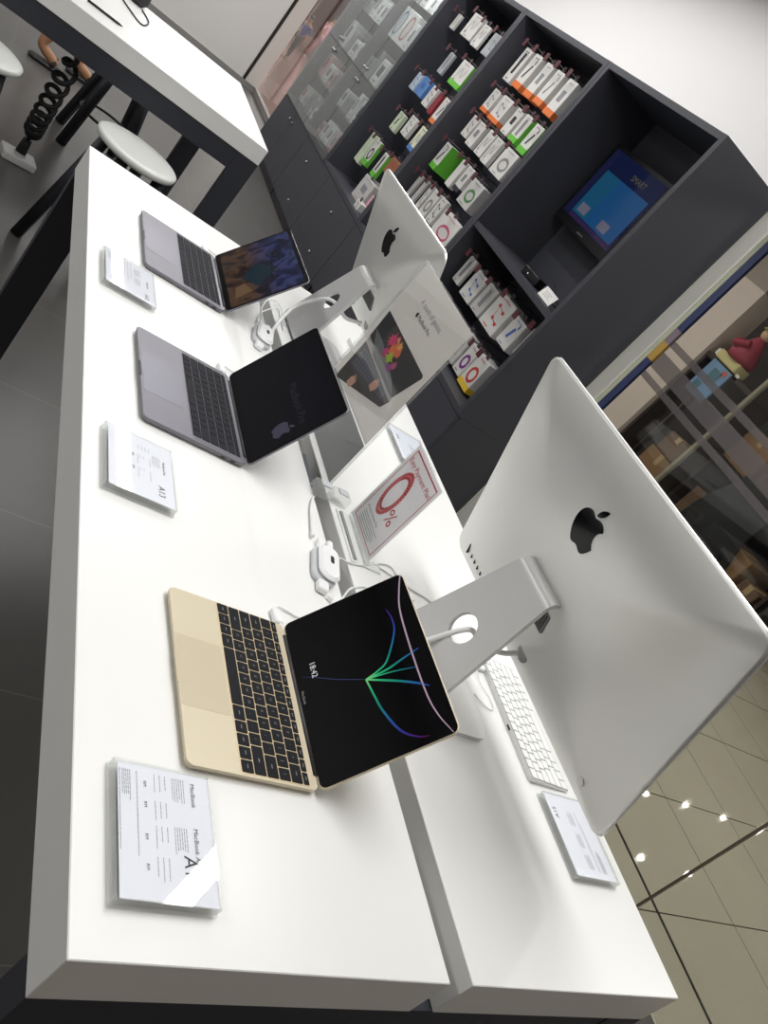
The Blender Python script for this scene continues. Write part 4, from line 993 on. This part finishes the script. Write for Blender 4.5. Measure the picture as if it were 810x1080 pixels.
# monitor in the niche
t = thing('monitor', 'black monitor with a blue screen in the cabinet niche', 'monitor', (2.33, 3.40, .325))
Mx = frame((-.02, 0, .51), (0, -1, 0), (0, 0, 1), (-1, 0, 0))      # x right, y up, z towards the room
MB().slab(0, 0, .585, .46, -.025, .0, .01, .003, Mx).build('casing', mat('monitor_black', (20, 20, 23), .35), t)
MB().slab(0, .014, .53, .385, -.0005, .0012, .003, .0004, Mx).build('screen', mat('screen_navy', (6, 8, 16), .1, emit=(24, 34, 78), estr=.42), t)
sc = t.children[-1]
def spoly(name, x0, x1, y0, y1, c, e, z=.0013):
    q = MB(); q.box(x0, x1, y0, y1, z, z+.0001, Mx); return q.build(name, mat('scr_'+name+'_%d' % c[2], (8, 8, 10), .2, emit=c, estr=e), sc)
spoly('window_panel', -.20, .24, -.15, .10, (30, 98, 160), .42)
spoly('window_panel', -.20, -.05, -.15, .10, (30, 104, 146), .42, .00145)
spoly('button', -.17, -.08, -.135, -.085, (136, 136, 160), .4, .0016)
spoly('button', .06, .15, -.135, -.085, (136, 136, 160), .4, .0016)
spoly('side_strip', -.255, -.215, -.165, .195, (36, 40, 84), .4)
spoly('lower_strip', -.2, .25, -.176, -.155, (60, 44, 92), .45)
q = MB(); q.text('SMART', .045, Mx @ Tr(.0, .128, .0016)); q.build('lettering', mat('scr_text', (8, 8, 8), .3, emit=(130, 124, 92), estr=.3), sc)
q = MB(); q.text('SAMSUNG', .014, Mx @ Tr(0, -.214, .0004), 'CENTER'); q.build('maker_mark', mat('grey_mark', (150, 150, 154), .5), t)
MB().box(.002, .0965, -.05, .05, .43, .57, b=.004).build('wall_mount', RUB, t)
t = thing('media_box', 'small black media box on the niche shelf under the monitor', 'device', (2.10, 3.14, .325), .15)
MB().slab(0, 0, .06, .14, .002, .045, .006, .003).build('case', mat('media_black', (12, 12, 14), .3), t)
MB().slab(-.03, .02, .001, .004, .02, .024, .0004, .0002).build('indicator', mat('led', (200, 220, 255), .4, emit=(220, 230, 255), estr=2), t)
for sy in (-.05, .05): MB().box(-.02, .02, sy-.008, sy+.008, 0, .002).build('rubber_foot', RUB, t)
t = thing('cable', 'thin black cable from the monitor to the media box on the niche shelf', 'cable', (2.3, 3.24, .33))
MB().tube(catmull([(.03, .06, .05), (.0, -.1, .003), (-.1, -.30, .003), (-.17, -.28, .003), (-.17, -.19, .004)]), .0035, 6).build('cord', RUB, t)
t = thing('price_card', 'white price card standing at the front edge of the niche shelf', 'sign', (2.03, 2.86, .325), 0)
MB().slab(0, 0, .02, .13, 0, .004, .002, .001).build('foot', ACRE, t)
Mc = frame((-.002, 0, .034), (0, -1, 0), (.3, 0, 1)); MB().slab(0, 0, .125, .056, -.001, .0, .001, .0003, Mc).build('card', PAPERW, t)
CUR = Mc @ Tr(0, 0, .0001); q = MB(); text_lines(q, -.04, .04, .01, 3, .01, .3, .002); q.build('small_print', INKG, t)

# ------------------------------------------------------------------ people (bodies grown from a skin skeleton)
def skin_body(verts, edges, radii, root=0, sub=2):
    me = bpy.data.meshes.new('sk'); me.from_pydata(verts, edges, []); o = bpy.data.objects.new('sk', me); C.objects.link(o)
    m = o.modifiers.new('s', 'SKIN'); m.use_smooth_shade = True
    for i, r in enumerate(radii):
        me.skin_vertices[0].data[i].radius = (r, r); me.skin_vertices[0].data[i].use_root = (i == root)
    s = o.modifiers.new('ss', 'SUBSURF'); s.levels = sub; s.render_levels = sub
    dg = bpy.context.evaluated_depsgraph_get(); r = bpy.data.meshes.new_from_object(o.evaluated_get(dg)); bpy.data.objects.remove(o)
    for p_ in r.polygons: p_.use_smooth = True
    return r
def person(label, loc, rz, h, skin, shirt, trousers, hair, shoe, stride=.25, lean=0, longlegs=False, bare_legs=False, knees=.0):
    t = thing('person', label, 'person', loc, rz); k = h/1.7
    st = stride
    V = [(0,0,.93),(0,0,1.10),(0.01+lean*.3,0,1.28),(.02+lean*.5,0,1.42),(.03+lean*.6,0,1.50),(.05+lean*.8,0,1.58),(.055+lean*.85,0,1.66),
         (0,.09,.88),(st*.5+.05,.10,.49),(st*.75,.10,.09),(st*.75+.14,.11,.035),
         (0,-.09,.88),(-st*.35+.05,-.10,.49),(-st*.95,-.10,.10),(-st*.95+.14,-.11,.04),
         (.02+lean*.45,.17,1.38),(-.06+lean*.4,.23,1.12),(.05+lean*.4,.22,.90),(.08+lean*.4,.22,.82),
         (.02+lean*.45,-.17,1.38),(.10+lean*.4,-.23,1.12),(.22+lean*.4,-.22,.95),(.27+lean*.4,-.21,.89)]
    E_ = [(0,1),(1,2),(2,3),(3,4),(4,5),(5,6),(0,7),(7,8),(8,9),(9,10),(0,11),(11,12),(12,13),(13,14),(3,15),(15,16),(16,17),(17,18),(3,19),(19,20),(20,21),(21,22)]
    Rr = [.13,.115,.125,.10,.052,.085,.082,.085,.055,.038,.03,.085,.055,.038,.03,.055,.040,.028,.034,.055,.040,.028,.034]
    me = skin_body([tuple(c*k for c in v) for v in V], E_, [r*k for r in Rr]); me.materials.append(mat('skin_%s' % skin[0], skin[1], .55))
    o = bpy.data.objects.new('body', me); C.objects.link(o); o.parent = t
    def cloth(name, ids, grow, m, sub=2):
        mp = {v: i for i, v in enumerate(ids)}; ee = [(mp[a], mp[b]) for a, b in E_ if a in mp and b in mp]
        m_ = skin_body([tuple(c*k for c in V[i]) for i in ids], ee, [(Rr[i]*grow+.012)*k for i in ids], 0, sub); m_.materials.append(m)
        c = bpy.data.objects.new(name, m_); C.objects.link(c); c.parent = t
    cloth('shirt', [0,1,2,3,15,16,19,20], 1.08, shirt)
    cloth('trousers', [0,7,8,11,12] + ([9, 13] if not bare_legs else []), 1.12, trousers)
    for a in (10, 14):
        v = V[a]; q = MB(); q.slab(v[0]-.065, v[1], .22, .09, 0, .028, .04, .01, Matrix.Scale(k, 4) @ Tr(0, 0, max(0, v[2]-.06)))
        q.tube([(v[0]-.03, v[1]-.045, .03+max(0, v[2]-.06)), (v[0]-.02, v[1], .075+max(0, v[2]-.06)), (v[0]-.03, v[1]+.045, .03+max(0, v[2]-.06))], .012, 6, Matrix.Scale(k, 4)); q.build('sandal', shoe, t)
    hd = Vector(V[6])*k; q = MB(); q.ellipsoid((hd.x-.012*k, 0, hd.z+.015*k), (.098*k, .09*k, .092*k), n=16, m=10); q.build('hair', hair, t)
    q = MB()
    for s in (-1, 1): q.ellipsoid((hd.x+.082*k, s*.034*k, hd.z-.045*k), (.012*k, .014*k, .010*k))
    q.build('eyes', SLOT, t)
    q = MB(); q.ellipsoid((hd.x+.092*k, 0, hd.z-.075*k), (.02*k, .013*k, .022*k)); q.build('nose', mat('skin_%s' % skin[0], skin[1], .55), t)
    return t
SKT = ('tan', (176, 130, 98)); BLK = mat('black_hair', (24, 22, 24), .6)
person('person walking behind the crosswise table, only bare calves and dark sandals in view', (.185, 5.90, FZ), 0, 1.7, SKT, mat('grey_tee', (130, 134, 140), .8), mat('dark_shorts', (60, 60, 66), .8), BLK, mat('black_sandal', (34, 32, 32), .6), .14, bare_legs=True)
person('small person in a blue shirt walking beyond the far glass', (3.96, 15.6, FZ), -2.2, .80, SKT, mat('royal_blue_shirt', (62, 74, 150), .8), mat('dark_jeans', (60, 54, 56), .8), BLK, mat('black_sandal', (34, 32, 32), .6), .34)
person('person in pink walking beyond the far glass behind the one in blue', (5.1, 18.4, FZ), -1.4, .95, SKT, mat('pink_shirt', (222, 164, 178), .8), mat('pink_trousers', (206, 150, 160), .8), BLK, mat('white_shoe', (220, 214, 214), .6), .28)

# ------------------------------------------------------------------ light
def area(name, loc, sx, sy, power, col=(1, 1, 1), rot=(0, 0, 0), spread=PI):
    l = bpy.data.lights.new(name, 'AREA'); l.shape = 'RECTANGLE'; l.size = sx; l.size_y = sy; l.energy = power; l.color = col; l.spread = spread
    o = bpy.data.objects.new(name, l); C.objects.link(o); o.location = loc; o.rotation_euler = rot; return o
WARM = (1, .994, .982)
area('ceiling_line_light', (1.27, 5.6, CZ-.012), .09, 4.6, 58, WARM)
area('ceiling_line_light', (1.53, 1.23, CZ-.012), .09, .42, 8, WARM, (0, 0, -PI/4))
area('ceiling_area_light', (.45, .75, CZ-.012), .9, 1.8, 37, WARM)
area('ceiling_area_light', (.3, 4.6, CZ-.012), .6, 2.2, 23, WARM)
area('ceiling_area_light', (-2.7, 2.2, CZ-.012), .7, 4.5, 80, WARM)  # added fill for the table's left faces
area('ceiling_area_light', (.4, -2.3, CZ-.012), 2.4, .5, 15, (1, .93, .86))  # added warm fill from behind the camera, stands in for mall light
area('ceiling_area_light', (-1.6, 7.6, CZ-.012), .6, 3.0, 34, WARM)
area('ceiling_area_light', (1.2, 8.8, CZ-.012), .6, 1.6, 30, WARM)
area('wall_fill_light', (1.98, 3.4, CZ-.012), .07, 4.4, 11, WARM)  # added to brighten the white wall above the cabinets
for y in (6.43, 7.28):
    area('cabinet_fill_light', (2.06, y, TOP-.035), .03, .6, 8.0, (1, 1, 1))  # added fill to brighten the boxes behind the glass doors
for x, y in ((8.6, 3.18), (9.56, 3.11), (9.54, 4.16), (10.53, 4.19), (11.54, 4.17), (12.57, 4.14)):
    area('mall_downlight', (x, y, 1.9), .07, .05, 1.6, (1, .98, .93))
for x, y in ((4.3, .5), (4.3, 3.5), (4.3, 6.5)):
    area('mall_panel_light', (x, y, CZ+.19), .9, .9, 46, (1, .98, .94))
for x, y in ((4.5, 11), (5, 16), (5, 23)):
    area('mall_panel_light', (x, y, CZ+.19), 2, 2, 210, (1, .96, .95))
W_ = bpy.data.worlds.new('world'); S.world = W_; W_.use_nodes = True
W_.node_tree.nodes['Background'].inputs[0].default_value = (.9, .93, 1, 1); W_.node_tree.nodes['Background'].inputs[1].default_value = .25
S.view_settings.view_transform = 'Standard'; S.view_settings.look = 'None'; S.view_settings.gamma = 1; S.view_settings.use_curve_mapping = False
S.view_settings.exposure = -.15
